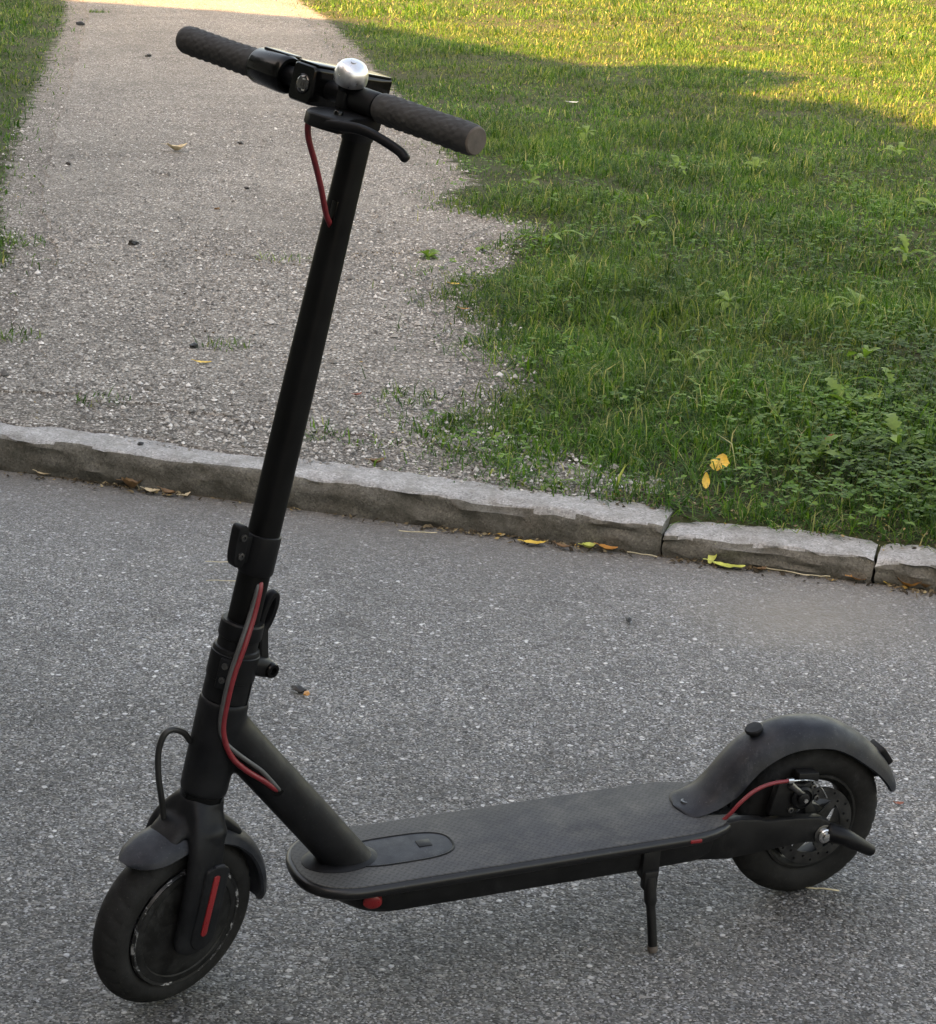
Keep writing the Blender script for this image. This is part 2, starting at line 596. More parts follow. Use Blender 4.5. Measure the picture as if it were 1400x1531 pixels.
def soil_material():
    m = NT('lawn_soil')
    c = m.ramp(m.noise(45, 8, 0.7), [(0.3, (0.016, 0.018, 0.008)), (0.55, (0.036, 0.036, 0.018)), (0.75, (0.10, 0.092, 0.058))])  # soil kept dark so the gaps between blades read as shadow
    g = m.ramp(m.noise(3, 6, 0.65), [(0.4, 0.0), (0.7, 0.6)])
    c = m.mix(g, c, (0.035, 0.055, 0.014))
    at = m.n('ShaderNodeAttribute', attribute_name='gravel')
    k = m.ramp(m.math('ADD', at.outputs['Fac'], m.math('MULTIPLY', m.math('SUBTRACT', m.noise(16, 7, 0.7), 0.5), 1.3)), [(0.42, 0.0), (0.58, 1.0)])
    gc, gh = gravel_nodes(m)
    c = m.mix(k, c, gc)
    h = m.mix(k, m.noise(60, 6), gh)
    return m.bsdf(c, 0.95, 0, m.bump(h, 0.75, 0.005), 0.15)


def blade_material(name, cols, trans, patch=1.6, dry=None):
    m = NT(name)
    g = m.n('ShaderNodeNewGeometry')
    rnd = g.outputs['Random Per Island']
    c = m.ramp(rnd, cols)
    pt = m.ramp(m.noise(patch, 6, 0.68), [(0.34, 0.58), (0.66, 1.45)])
    c = m.mix(1.0, c, pt, 'MULTIPLY')
    if dry:
        d = m.ramp(m.noise(0.55, 5, 0.6), [(0.46, 0.0), (0.66, 0.45)])
        c = m.mix(m.math('MULTIPLY', d, m.math('GREATER_THAN', rnd, 0.45)), c, dry)
    tr = m.mix(1.0, c, trans, 'MULTIPLY')
    return m.bsdf(c, 0.55, 0, None, 0.22, trans=tr)


def granite_material(name, a, b, dirt):
    m = NT(name)
    v = m.voronoi(300)
    cc = m.sep(v.outputs['Color'])
    c = m.mix(m.ramp(m.noise(22, 7, 0.7), [(0.3, 0.0), (0.7, 1.0)]), a, b)
    sp = m.ramp(cc[0], [(0.0, 0.62), (0.3, 0.9), (0.8, 1.08), (1.0, 1.35)])
    c = m.mix(1.0, c, sp, 'MULTIPLY')
    d = m.ramp(m.noise(13, 9, 0.75), [(0.45, 0.0), (0.68, 0.8)])
    c = m.mix(d, c, dirt)
    return m.bsdf(c, 0.85, 0, m.bump(m.noise(140, 6, 0.7), 0.6, 0.004), 0.3)


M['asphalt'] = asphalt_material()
M['gravel'] = gravel_material('path_gravel')
M['soil'] = soil_material()
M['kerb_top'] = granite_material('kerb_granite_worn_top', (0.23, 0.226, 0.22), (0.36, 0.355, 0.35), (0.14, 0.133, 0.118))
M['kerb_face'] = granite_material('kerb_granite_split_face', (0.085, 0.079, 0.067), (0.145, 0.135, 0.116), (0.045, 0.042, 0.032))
M['grass'] = blade_material('grass_blade', [(0.0, (0.011, 0.040, 0.006)), (0.30, (0.024, 0.078, 0.011)), (0.60, (0.048, 0.124, 0.018)), (0.82, (0.092, 0.168, 0.032)), (0.92, (0.18, 0.21, 0.070)), (1.0, (0.36, 0.32, 0.16))], (1.2, 1.5, 0.5), dry=(0.17, 0.17, 0.055))
M['clover'] = blade_material('clover_leaf', [(0.0, (0.036, 0.095, 0.010)), (0.6, (0.064, 0.145, 0.018)), (1.0, (0.13, 0.22, 0.045))], (1.2, 1.5, 0.6))
M['weed'] = blade_material('weed_leaf', [(0.0, (0.11, 0.20, 0.045)), (1.0, (0.21, 0.30, 0.09))], (1.2, 1.4, 0.6), patch=9)
M['tree_leaf'] = blade_material('tree_leaf', [(0.0, (0.03, 0.06, 0.015)), (1.0, (0.07, 0.11, 0.03))], (1.2, 1.4, 0.6))
M['bark'] = plain('tree_bark', (0.09, 0.07, 0.05), 0.9, var=0.5, scale=8, bump=0.5, bscale=40)
M['render'] = plain('house_render', (0.33, 0.31, 0.28), 0.9, var=0.12, scale=2)
M['roof'] = plain('house_roof', (0.10, 0.09, 0.085), 0.8, var=0.3, scale=6)
M['pane'] = plain('house_window_glass', (0.03, 0.035, 0.04), 0.08)

# ------------------------------------------------------------------ setting: road, lawn ground, path, kerb
K0 = Vector((0.0, 3.79))
KU = Vector((0.9597, -0.2809))        # along the kerb, to the right
KN = Vector((0.2809, 0.9597))         # from the road to the lawn


def kxy(u, n):
    return K0 + KU * u + KN * n


def smooth01(t):
    t = min(max(t, 0), 1)
    return t * t * (3 - 2 * t)


def ground_z(x, y):
    """lawn and path level behind the kerb"""
    u = (x - K0.x) * KU.x + (y - K0.y) * KU.y
    n = (x - K0.x) * KN.x + (y - K0.y) * KN.y
    zk = 0.079 - 0.017 * smooth01((u + 1.3) / 1.68) if u < 0.387 else 0.052
    w = smooth01((n - 0.1) / 0.7)
    z = (zk + 0.003) * (1 - w) + 0.068 * w
    z += 0.010 * noise.noise((x * 0.9, y * 0.9, 3.1)) + 0.004 * noise.noise((x * 4, y * 4, 9.1))
    z = z if n > 0.35 else z - 0.008 * noise.noise((x * 0.9, y * 0.9, 3.1)) * (1 - n / 0.35)
    z -= 0.018 * (1 - smooth01((n - 0.070 + 0.030 * noise.noise((x * 9, y * 9, 2.2)) + 0.012 * noise.noise((x * 31, y * 31, 2.2))) / 0.03))
    return z


def grid_sheet(us, ns, zf, name):
    V, T = [], []
    for n in ns:
        for u in us:
            p = kxy(u, n)
            V.append((p.x, p.y, zf(p.x, p.y)))
    W = len(us)
    for j in range(len(ns) - 1):
        for i in range(W - 1):
            a = j * W + i
            T += [(a, a + 1, a + W + 1), (a, a + W + 1, a + W)]
    return np_mesh(name, V, T)


def spaced(a, b, step, far_a, far_b):
    mid = list(np.arange(a, b + 1e-6, step))
    return [far_a, far_a * 0.4 + a * 0.6] + mid + [far_b * 0.4 + b * 0.6, far_b]


def road_z(x, y):
    return 0.003 * noise.noise((x * 1.2, y * 1.2, 0.3)) + 0.0015 * noise.noise((x * 5, y * 5, 5.0)) - 0.001


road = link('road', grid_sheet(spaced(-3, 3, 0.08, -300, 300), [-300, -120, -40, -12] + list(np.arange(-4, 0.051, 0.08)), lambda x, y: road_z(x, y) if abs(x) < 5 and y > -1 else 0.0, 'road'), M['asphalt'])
tag(road, kind='structure')
ground = link('ground', grid_sheet(spaced(-7, 8, 0.05, -300, 300), list(np.arange(0.04, 0.4, 0.012)) + list(np.arange(0.42, 19, 0.10)) + [28, 60, 150, 400], lambda x, y: ground_z(x, y) if y < 24 else 0.066, 'ground'), M['soil'])
tag(ground, kind='structure')

# outlines of the two lawns and the path between them (metres)
RIGHT_EDGE = [(0.05, 3.86), (0.03, 3.91), (0.02, 3.97), (-0.04, 4.03), (-0.12, 4.12), (-0.17, 4.23), (-0.07, 4.42), (0.05, 4.62), (0.045, 4.93), (-0.06, 5.08),
              (0.02, 5.20), (-0.12, 5.46), (-0.13, 5.78), (-0.06, 6.05), (0.02, 6.48), (0.11, 6.75), (-0.15, 7.05), (-0.15, 7.35), (-0.04, 7.60), (-0.11, 8.05), (-0.22, 8.80), (-0.40, 9.95),
              (-0.60, 11.3), (-0.78, 12.5), (-1.17, 14.8), (-1.5, 16.2), (-2.4, 19.5), (-3.4, 23)]
LEFT_EDGE = [(-1.30, 4.22), (-1.28, 4.9), (-1.36, 5.5), (-1.34, 5.95), (-1.55, 6.6), (-1.76, 7.7), (-1.95, 8.8), (-2.14, 9.99), (-2.42, 11.7), (-2.73, 13.61), (-3.05, 15.3), (-3.9, 18.5), (-5.2, 23)]


def densify(poly, step, amp, seed):
    out = []
    for (x0, y0), (x1, y1) in zip(poly[:-1], poly[1:]):
        L = math.hypot(x1 - x0, y1 - y0)
        k = max(1, int(L / step))
        for i in range(k):
            t = i / k
            x, y = x0 + (x1 - x0) * t, y0 + (y1 - y0) * t
            d = amp * noise.noise((x * 7, y * 7, seed)) + amp * 0.6 * noise.noise((x * 23, y * 23, seed))
            out.append((x + d, y))
    out.append(poly[-1])
    return out


pe_r = densify([kxy(0.42, 0.075).to_tuple()] + [(0.33, 3.84), (0.35, 3.93)] + RIGHT_EDGE[3:], 0.05, 0.035, 1.0)
pe_l = densify([kxy(-1.65, 0.075).to_tuple()] + LEFT_EDGE, 0.05, 0.035, 2.0)
# how much gravel lies in the ground near the path
# gravel path: rows between the two edges, following the ground a few millimetres above it
bm = bmesh.new()


def edge_x(edge, y):
    for (x0, y0), (x1, y1) in zip(edge[:-1], edge[1:]):
        if y0 <= y <= y1:
            return x0 + (x1 - x0) * (y - y0) / max(y1 - y0, 1e-6)
    return edge[-1][0] if y > edge[-1][1] else edge[0][0]


mono_r = sorted([(0.36, 3.76), (0.33, 3.84), (0.36, 3.95), (0.22, 4.05), (0.10, 4.2), (0.02, 4.42), (0.10, 4.62), (0.10, 4.93), (0.03, 5.08), (0.09, 5.20), (-0.02, 5.46), (-0.03, 5.78), (0.05, 6.05), (0.10, 6.48), (0.20, 6.75), (-0.07, 7.05)] + RIGHT_EDGE[17:], key=lambda p: p[1])
mono_l = [(-1.75, 3.9)] + LEFT_EDGE
rows = []
y = 3.4
while y < 23:
    rows.append(y)
    y += 0.05 if y < 8 else 0.12
prev = None
NC = 30
for y in rows:
    xr = edge_x(mono_r, y) - 0.10 + 0.03 * noise.noise((y * 9, 1.3, 0)) + 0.02 * noise.noise((y * 31, 5.3, 0)) if y >= 3.76 else 0.20
    xl = edge_x(mono_l, y) + 0.08 + 0.03 * noise.noise((y * 9, 7.3, 0)) if y >= 3.9 else -1.75
    ky = 3.79 - 0.2927 * 0
    row = []
    for i in range(NC + 1):
        x = xl + (xr - xl) * i / NC
        yy = max(y, K0.y - 0.2927 * x + 0.30)          # never in front of the kerb's back
        dip = 0.045 if (i in (0, NC) or y - 3.4 < 0.01 or yy > y) else 0.0        # the sheet's rim sinks into the ground
        row.append(bm.verts.new((x, yy, ground_z(x, yy) + 0.005 - dip)))
    if prev:
        for i in range(NC):
            a, b, c, d = prev[i], prev[i + 1], row[i + 1], row[i]
            if (a.co - d.co).length < 1e-5 and (b.co - c.co).length < 1e-5:
                continue
            bm.faces.new((a, b, c, d))
    prev = row
bmesh.ops.remove_doubles(bm, verts=bm.verts[:], dist=1e-4)
gv = []
for v in ground.data.vertices:
    x, y_ = v.co.x, v.co.y
    if 3.4 < y_ < 24 and -7 < x < 8:
        d = min(edge_x(mono_r, max(y_, 3.76)) - x, x - edge_x(mono_l, max(y_, 3.9)))
        gv.append(min(1, max(0, 0.5 + (d + 0.02) / 0.30)))
    else:
        gv.append(0.0)
ga = ground.data.attributes.new('gravel', 'FLOAT', 'POINT')
ga.data.foreach_set('value', gv)
path = link('gravel_path', bm_mesh(bm, 'gravel_path'), M['gravel'])
tag(path, kind='structure')


def kerb_stone(u0, u1, z0, z1, seed, depth=0.125):
    """split granite stone: worn top, rough front; end faces closed"""
    prof = [(depth, -0.12), (depth, 0.0), (depth, 0.80), (depth - 0.006, 0.97), (depth * 0.78, 1.0), (depth * 0.52, 1.0), (depth * 0.30, 1.0), (depth * 0.16, 0.995), (0.009, 0.97), (0.003, 0.92), (0.0, 0.82), (-0.002, 0.66), (-0.003, 0.5), (-0.003, 0.33), (-0.002, 0.16), (0.0, 0.02), (0.0, -1.2)]
    nu = max(4, int((u1 - u0) / 0.014))
    rings = []
    for i in range(nu + 1):
        t = i / nu
        u = u0 + (u1 - u0) * t
        zt = z0 + (z1 - z0) * t
        e = min(t, 1 - t) * (u1 - u0)
        rnd = 0.010 * math.exp(-(e / 0.010) ** 2)
        ring = []
        for k, (n, h) in enumerate(prof):
            z = zt * h if h >= 0 else h * 0.1
            edge = 1 if 6 <= k <= 10 else 0.35
            f = noise.noise((u * 11, h * 4 + n * 30, seed))
            g = noise.noise((u * 45, h * 9 + n * 70, seed + 4))
            q = noise.noise((u * 3.1, 0.2, seed + 9))
            dn = 0.0095 * f + 0.0060 * g if k >= 9 else 0.004 * f
            dz = (0.0045 * f * edge + 0.0022 * g + 0.003 * q) if 3 <= k <= 10 else 0
            chip = max(0, noise.noise((u * 6.3, 1.7, seed + 20)) - 0.28) * 0.035 if 7 <= k <= 10 else 0
            if 8 <= k <= 10:
                dn += chip * 0.7
            dz -= chip * 0.6
            dz -= rnd * 0.4 if 3 <= k <= 10 else 0
            p = kxy(u + (0.004 * f if i in (0, nu) else 0), n + dn)
            ring.append((p.x, p.y, z + dz))
        rings.append(ring)
    b = bmesh.new()
    loft(b, rings, cap=True, closed=False)
    b.faces.new([v for v in b.verts[:len(prof)]])
    b.faces.new([v for v in b.verts[-len(prof):]])
    bmesh.ops.recalc_face_normals(b, faces=b.faces[:])
    b.normal_update()
    me = bpy.data.meshes.new('kerb_stone')
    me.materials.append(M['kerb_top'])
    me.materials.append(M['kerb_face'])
    b.faces.ensure_lookup_table()
    W = len(prof) - 1
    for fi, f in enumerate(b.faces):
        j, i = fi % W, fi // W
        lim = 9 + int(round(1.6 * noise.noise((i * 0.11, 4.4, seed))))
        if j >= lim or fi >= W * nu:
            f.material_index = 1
    b.to_mesh(me)
    b.free()
    return me


# mortar bed under the row of stones
bm = bmesh.new()
c = kxy(-0.2, 0.065)
box(bm, (c.x, c.y, -0.085), (KU.x, KU.y, 0), (KN.x, KN.y, 0), (0, 0, 1), 5.2, 0.055, 0.07, 0.004)
kerb = link('kerb', bm_mesh(bm), M['soil'])
tag(kerb, kind='structure')
for i, (u0, u1, z0, z1) in enumerate([(-5.0, -3.32, 0.075, 0.078), (-3.31, -1.33, 0.078, 0.078), (-1.322, 0.385, 0.079, 0.062), (0.390, 0.786, 0.047, 0.051), (0.791, 1.62, 0.049, 0.055), (1.63, 3.2, 0.055, 0.06), (3.21, 4.9, 0.06, 0.06)]):
    link('kerb_stone', kerb_stone(u0, u1, z0, z1, 3.0 + 7.7 * i), None, kerb, smooth=50)

# ------------------------------------------------------------------ the house and trees on the sunny side, whose shade covers the road
TAN = math.tan(SUN_ELEV)
NS = SUN_TRAVEL
ES = Vector((NS.y, -NS.x, 0))           # along the shade's edge, towards the right front
P0 = Vector((0.55, 12.35, 0.08))        # a point on the shade's edge on the lawn
DIST = 12.0


def caster(t, dz=0.0, back=0.0):
    """the point of the roof line whose shadow falls on the edge line at t metres from P0"""
    p = P0 + ES * t - NS * (DIST + back)
    return Vector((p.x, p.y, 0.08 + (DIST + back) * TAN + dz))


front = caster(0)
HZ = front.z - 0.10
house = empty('house', (front.x, front.y, 0))
tag(house, 'low flat-roofed grey house outside the picture whose roof shades the road', 'house')


def block(name, material, c, sx, sy, z0, z1, parent, ex=ES, ey=NS, bevel=0.0):
    bb = bmesh.new()
    box(bb, (c.x, c.y, (z0 + z1) / 2), ex, ey, (0, 0, 1), sx, sy, (z1 - z0) / 2, bevel)
    return link(name, bm_mesh(bb, name), material, parent, smooth=0)


STEP = ((-24.0, -1.60), (-6.4, -1.60), (-2.6, 0.0), (24.0, 0.0))      # roof line lowered at its far end to let sun reach the path


def stepped(name, material, lo, hi, out):
    bb = bmesh.new()
    rings = []
    for t, dz in STEP:
        z0 = lo(dz)
        z1 = hi(dz)
        rings.append([ES * t + NS * n_ + Vector((0, 0, z)) for n_, z in ((out, z0), (out, z1), (-9 - out, z1), (-9 - out, z0))])
    loft(bb, rings)
    return link(name, bm_mesh(bb, name), material, house, smooth=0)


stepped('wall', M['render'], lambda dz: -0.1, lambda dz: HZ + dz - 0.25, -0.15)
roof = stepped('roof', M['roof'], lambda dz: HZ + dz - 0.248, lambda dz: HZ + dz, 0.0)
for t in (4.6, 13):
    block('chimney', M['roof'], NS * -0.8 + ES * t, 0.45, 0.35, HZ - 0.05, HZ + (0.55 if t == 4.6 else 0.4), roof)
for i in range(9):
    w = block('window', M['pane'], ES * (-20 + 5 * i) + NS * -0.14, 0.6, 0.03, 1.0, 2.5, house)
    block('window_frame', M['roof'], ES * (-20 + 5 * i) + NS * -0.13, 0.68, 0.05, 0.93, 0.998, w)
# unseen lower wing, added across the back of the road to block sky
wing = empty('sky_blocking_wing', (-4.2, -6.2, 0))
tag(wing, 'low grey garage wing outside the picture, added to block sky behind the camera', 'garage')
YX, YY = Vector((1, 0, 0)), Vector((0, 1, 0))
block('wall', M['render'], Vector((0, 0, 0)), 5.0, 2.2, -0.1, 4.0, wing, YX, YY)  # wall of the added wing
block('roof', M['roof'], Vector((0, 0, 0)), 5.15, 2.3, 4.002, 4.2, wing, YX, YY)  # roof of the added wing
for i in range(3):
    d = block('added_wing_door', M['roof'], Vector((-3.2 + 3.2 * i, 2.22, 0)), 1.2, 0.04, 0.0, 2.3, wing, YX, YY)
    block('added_wing_handle', M['steel'], Vector((-3.2 + 3.2 * i, 2.28, 0)), 0.10, 0.02, 1.0, 1.04, d, YX, YY)


def leaf_cloud(name, blobs, n, size, seed):
    r = np.random.default_rng(seed)
    V, T = [], []
    w = np.array([bb[3] ** 2 for bb in blobs])
    idx = r.choice(len(blobs), n, p=w / w.sum())
    for k in range(n):
        cx, cy, cz, rad = blobs[idx[k]]
        d = r.normal(size=3)
        d /= np.linalg.norm(d)
        p = np.array((cx, cy, cz)) + d * rad * r.uniform(0.55, 1.05) ** 0.6
        a = r.normal(size=3); a /= np.linalg.norm(a)
        bb = np.cross(a, d); bb /= np.linalg.norm(bb) + 1e-9
        s = size * r.uniform(0.6, 1.4)
        i = len(V)
        V += [p - a * s, p + bb * s * 0.55, p + a * s, p - bb * s * 0.55]
        T += [(i, i + 1, i + 2), (i, i + 2, i + 3)]
    return np_mesh(name, V, T)


for t, lift, spread, label in ((1.0, 0.30, 1.1, 'round leafy tree outside the picture in front of the grey house'), (7.5, 0.20, 1.2, 'broad leafy tree outside the picture beside the photographer')):
    top = caster(t, lift, -2.5)
    root = empty('tree', (top.x, top.y, 0.06))
    tag(root, label, 'tree', 'trees shading the road')
    hh = top.z
    b = bmesh.new()
    sweep(b, [(0, 0, -0.1), (0.05, 0, hh * 0.4), (0, 0.1, hh * 0.75)], [0.22, 0.15, 0.07], n=10, up=(1, 0, 0))
    for q in range(5):
        a = q * 1.3
        sweep(b, [(0.03, 0.02, hh * (0.35 + 0.06 * q)), (math.cos(a) * 0.9, math.sin(a) * 0.9, hh * (0.55 + 0.05 * q))], [0.08, 0.03], n=7, up=(0, 0, 1))
    link('trunk', bm_mesh(b), M['bark'], root)
    rr = random.Random(int(t * 10))
    blobs = [(rr.uniform(-spread, spread), rr.uniform(-spread, spread), hh * rr.uniform(0.5, 0.86), rr.uniform(0.4, 0.7)) for _ in range(16)]
    blobs = [(x, y, min(z, hh - r), r) for x, y, z, r in blobs] + [(0, 0, hh - 0.6, 0.6)]
    link('crown', leaf_cloud('crown', blobs, 9000, 0.13, int(t * 7)), M['tree_leaf'], root, smooth=0)

# ------------------------------------------------------------------ lawn
ED = RIGHT_EDGE
LAWN_R = np.array(ED + [(9, 23), (9, 1.22)])
LAWN_L = np.array(LEFT_EDGE + [(-9, 23), (-9, 6.55)])


def inside(poly, P):
    x, y = P[:, 0], P[:, 1]
    res = np.zeros(len(P), bool)
    n = len(poly)
    for i in range(n):
        x0, y0 = poly[i]
        x1, y1 = poly[(i + 1) % n]
        c = ((y0 > y) != (y1 > y)) & (x < (x1 - x0) * (y - y0) / (y1 - y0 + 1e-12) + x0)
        res ^= c
    return res


def edge_dist(line, P):
    d = np.full(len(P), 1e9)
    for (x0, y0), (x1, y1) in zip(line[:-1], line[1:]):
        vx, vy = x1 - x0, y1 - y0
        t = np.clip(((P[:, 0] - x0) * vx + (P[:, 1] - y0) * vy) / (vx * vx + vy * vy + 1e-12), 0, 1)
        d = np.minimum(d, np.hypot(P[:, 0] - x0 - t * vx, P[:, 1] - y0 - t * vy))
    return d


def vnoise(P, scale, seed):
    """cheap smooth value noise on arrays"""
    r = np.random.default_rng(seed)
    tab = r.random((64, 64))
    q = P[:, :2] * scale + 1000
    i = np.floor(q).astype(int)
    f = q - i
    f = f * f * (3 - 2 * f)
    a = tab[i[:, 0] % 64, i[:, 1] % 64]
    b_ = tab[(i[:, 0] + 1) % 64, i[:, 1] % 64]
    c_ = tab[i[:, 0] % 64, (i[:, 1] + 1) % 64]
    d_ = tab[(i[:, 0] + 1) % 64, (i[:, 1] + 1) % 64]
    return (a * (1 - f[:, 0]) + b_ * f[:, 0]) * (1 - f[:, 1]) + (c_ * (1 - f[:, 0]) + d_ * f[:, 0]) * f[:, 1]


# ground height on a lattice for fast look-up
GX = np.arange(-9, 9.01, 0.1)
GY = np.arange(1, 24.01, 0.1)
GZ = np.array([[ground_z(x, y) for y in GY] for x in GX])


def gz(P):
    i = np.clip(((P[:, 0] + 9) / 0.1), 0, len(GX) - 2)
    j = np.clip(((P[:, 1] - 1) / 0.1), 0, len(GY) - 2)
    i0, j0 = i.astype(int), j.astype(int)
    fi, fj = i - i0, j - j0
    return (GZ[i0, j0] * (1 - fi) + GZ[i0 + 1, j0] * fi) * (1 - fj) + (GZ[i0, j0 + 1] * (1 - fi) + GZ[i0 + 1, j0 + 1] * fi) * fj


def kerb_n(P):
    return (P[:, 0] - K0.x) * KN.x + (P[:, 1] - K0.y) * KN.y


def blades(P, L, Wd, lean, seed, curl=0.5):
    r = np.random.default_rng(seed)
    n = len(P)
    az = r.uniform(0, 2 * np.pi, n)
    d = np.stack([np.cos(az), np.sin(az), np.zeros(n)], 1)
    face = az + np.pi / 2 + r.normal(0, 0.5, n)
    s = np.stack([np.cos(face), np.sin(face), np.zeros(n)], 1)
    tilt = lean
    base = np.column_stack([P[:, 0], P[:, 1], gz(P) - 0.003])
    up = np.array([0, 0, 1.0])
    m1 = base + (d * np.sin(tilt)[:, None] + up * np.cos(tilt)[:, None]) * (L * 0.55)[:, None]
    t2 = np.minimum(tilt + curl * r.uniform(0.2, 1.2, n), 1.75)
    tip = m1 + (d * np.sin(t2)[:, None] + up * np.cos(t2)[:, None]) * (L * 0.45)[:, None]
    w = (Wd / 2)[:, None]
    V = np.stack([base - s * w, base + s * w, m1 - s * w * 0.8, m1 + s * w * 0.8, tip], 1).reshape(-1, 3)
    k = np.arange(n)[:, None] * 5
    T = np.concatenate([k + np.array([[0, 1, 3]]), k + np.array([[0, 3, 2]]), k + np.array([[2, 3, 4]])], 1).reshape(-1, 3)
    return V, T


def scatter(x0, x1, y0, y1, dens):
    n = int((x1 - x0) * (y1 - y0) * dens)
    return np.column_stack([nrng.uniform(x0, x1, n), nrng.uniform(y0, y1, n)])


CLOVER_C = [(1.25, 4.35, 0.62), (0.92, 3.92, 0.33), (1.45, 4.9, 0.5), (0.95, 4.45, 0.30), (1.7, 4.2, 0.6)]


def clover_amount(P):
    a = np.zeros(len(P))
    for cx, cy, rr in CLOVER_C:
        a = np.maximum(a, np.clip(1.35 - np.hypot(P[:, 0] - cx, (P[:, 1] - cy)) / rr, 0, 1))
    return a


def lawn_mesh(poly, edge, zones, seed, name, is_right):
    VS, TS, off = [], [], 0
    for zi, (x0, x1, y0, y1, dens, wd, ln) in enumerate(zones):
        P = scatter(x0, x1, y0, y1, dens)
        ins = inside(poly, P)
        fringe = nrng.random(len(P)) < 0.55 * np.exp(-edge_dist(edge, P) / 0.045) * (vnoise(P, 16, seed + 9) > 0.42)
        P = P[ins | fringe]
        kn = kerb_n(P)
        keep = kn > 0.075 + 0.03 * vnoise(P, 18, seed + 3)
        P = P[keep]
        # keep to what lies within the wider field of view
        keep = (np.abs(P[:, 0] + 0.1) < 0.42 * P[:, 1] + 0.6)
        P = P[keep]
        ed = edge_dist(edge, P)
        clump = vnoise(P, 9, seed + 1) * 0.6 + vnoise(P, 26, seed + 2) * 0.4
        pr = np.clip(ed / 0.06, 0.3, 1) * np.clip((clump - 0.16) * 2.6, 0.2, 1)
        if is_right:
            # bare strip behind the first kerb stone, thin worn patches
            bare = np.exp(-((P[:, 0] - 0.22) / 0.26) ** 2 - ((P[:, 1] - 3.93) / 0.10) ** 2)
            bare = np.maximum(bare, 0.9 * np.exp(-((P[:, 0] - 0.15) / 0.22) ** 2 - ((P[:, 1] - 6.72) / 0.14) ** 2))
            bare = np.maximum(bare, 0.5 * np.exp(-((P[:, 0] - 0.14) / 0.2) ** 2 - ((P[:, 1] - 5.55) / 0.2) ** 2))
            pr *= 1 - 0.50 * bare
            pr *= 1 - 0.35 * clover_amount(P)
        P = P[nrng.random(len(P)) < pr]
        n = len(P)
        hgt = 0.38 + 1.15 * vnoise(P, 2.6, seed + 5) * (0.20 + 1.4 * vnoise(P, 13, seed + 6))
        L = ln * hgt * np.clip(nrng.normal(1, 0.25, n), 0.45, 1.9)
        edf = np.clip(edge_dist(edge, P) / 0.25, 0.55, 1)
        L *= edf
        Wd = wd * nrng.uniform(0.7, 1.35, n) * np.where(nrng.random(n) < 0.03, 2.4, 1.0)
        lean = np.abs(nrng.normal(0, 1.0, n)) + 0.15
        lean = np.minimum(lean, 1.5)
        flat = nrng.random(n) < 0.24
        lean[flat] = nrng.uniform(1.0, 1.45, flat.sum())
        V, T = blades(P, L, Wd, lean, seed + 30 + zi, 1.1)
        VS.append(V)
        TS.append(T + off)
        off += len(V)
    return np_mesh(name, np.concatenate(VS), np.concatenate(TS))


grass_r = link('lawn_grass', lawn_mesh(LAWN_R, ED, [(-0.3, 3.2, 2.8, 6.0, 34000, 0.0025, 0.072), (-0.5, 4.0, 6.0, 9.5, 13000, 0.0030, 0.050), (-1.3, 5.2, 9.5, 14, 8000, 0.0036, 0.046), (-3.4, 7.5, 14, 22.5, 3600, 0.005, 0.048)], 100, 'lawn_grass', True), M['grass'], smooth=0)
tag(grass_r, 'uneven green lawn grass running back from the kerb, sunlit at its far end', 'grass', kind='stuff')
grass_l = link('lawn_grass', lawn_mesh(LAWN_L, LEFT_EDGE, [(-3.6, -1.1, 4.2, 8.0, 10000, 0.0032, 0.055), (-5.4, -1.4, 8.0, 16, 4500, 0.0042, 0.058), (-8.5, -2.5, 16, 22.5, 1600, 0.006, 0.06)], 200, 'verge_grass', False), M['grass'], smooth=0)
tag(grass_l, 'strip of green grass along the other edge of the gravel path', 'grass', kind='stuff')

# clover among the grass
P = scatter(-0.1, 3.0, 3.2, 8.2, 5600)
P = P[inside(LAWN_R, P) & (kerb_n(P) > 0.1)]
am = np.maximum(clover_amount(P), 0.14 * (vnoise(P, 5, 77) > 0.5))
P = P[nrng.random(len(P)) < am * (0.35 + 0.75 * vnoise(P, 8, 78))]
n = len(P)
hc = nrng.uniform(0.025, 0.075, n)
V, T, off = [], [], 0
az0 = nrng.uniform(0, 6.28, n)
for k in range(3):
    az = az0 + k * 2.094 + nrng.normal(0, 0.12, n)
    d = np.stack([np.cos(az), np.sin(az), nrng.uniform(-0.35, 0.45, n)], 1)
    s = np.stack([-np.sin(az), np.cos(az), nrng.uniform(-0.25, 0.25, n)], 1)
    c0 = np.column_stack([P, gz(P) + hc])
    ln = nrng.uniform(0.008, 0.014, n)[:, None]
    pts = [c0, c0 + d * ln * 0.55 + s * ln * 0.48, c0 + d * ln * 0.98 + s * ln * 0.34, c0 + d * ln * 0.88, c0 + d * ln * 0.98 - s * ln * 0.34, c0 + d * ln * 0.55 - s * ln * 0.48]
    V.append(np.stack(pts, 1).reshape(-1, 3))
    kk = np.arange(n)[:, None] * 6 + off
    T.append(np.concatenate([kk + np.array([[0, 1, 2]]), kk + np.array([[0, 2, 3]]), kk + np.array([[0, 3, 4]]), kk + np.array([[0, 4, 5]])], 1).reshape(-1, 3))
    off += n * 6
clover = link('clover', np_mesh('clover', np.concatenate(V), np.concatenate(T)), M['clover'], smooth=0)
tag(clover, 'patch of low dark green clover in the lawn behind the short kerb stones', 'clover', kind='stuff')

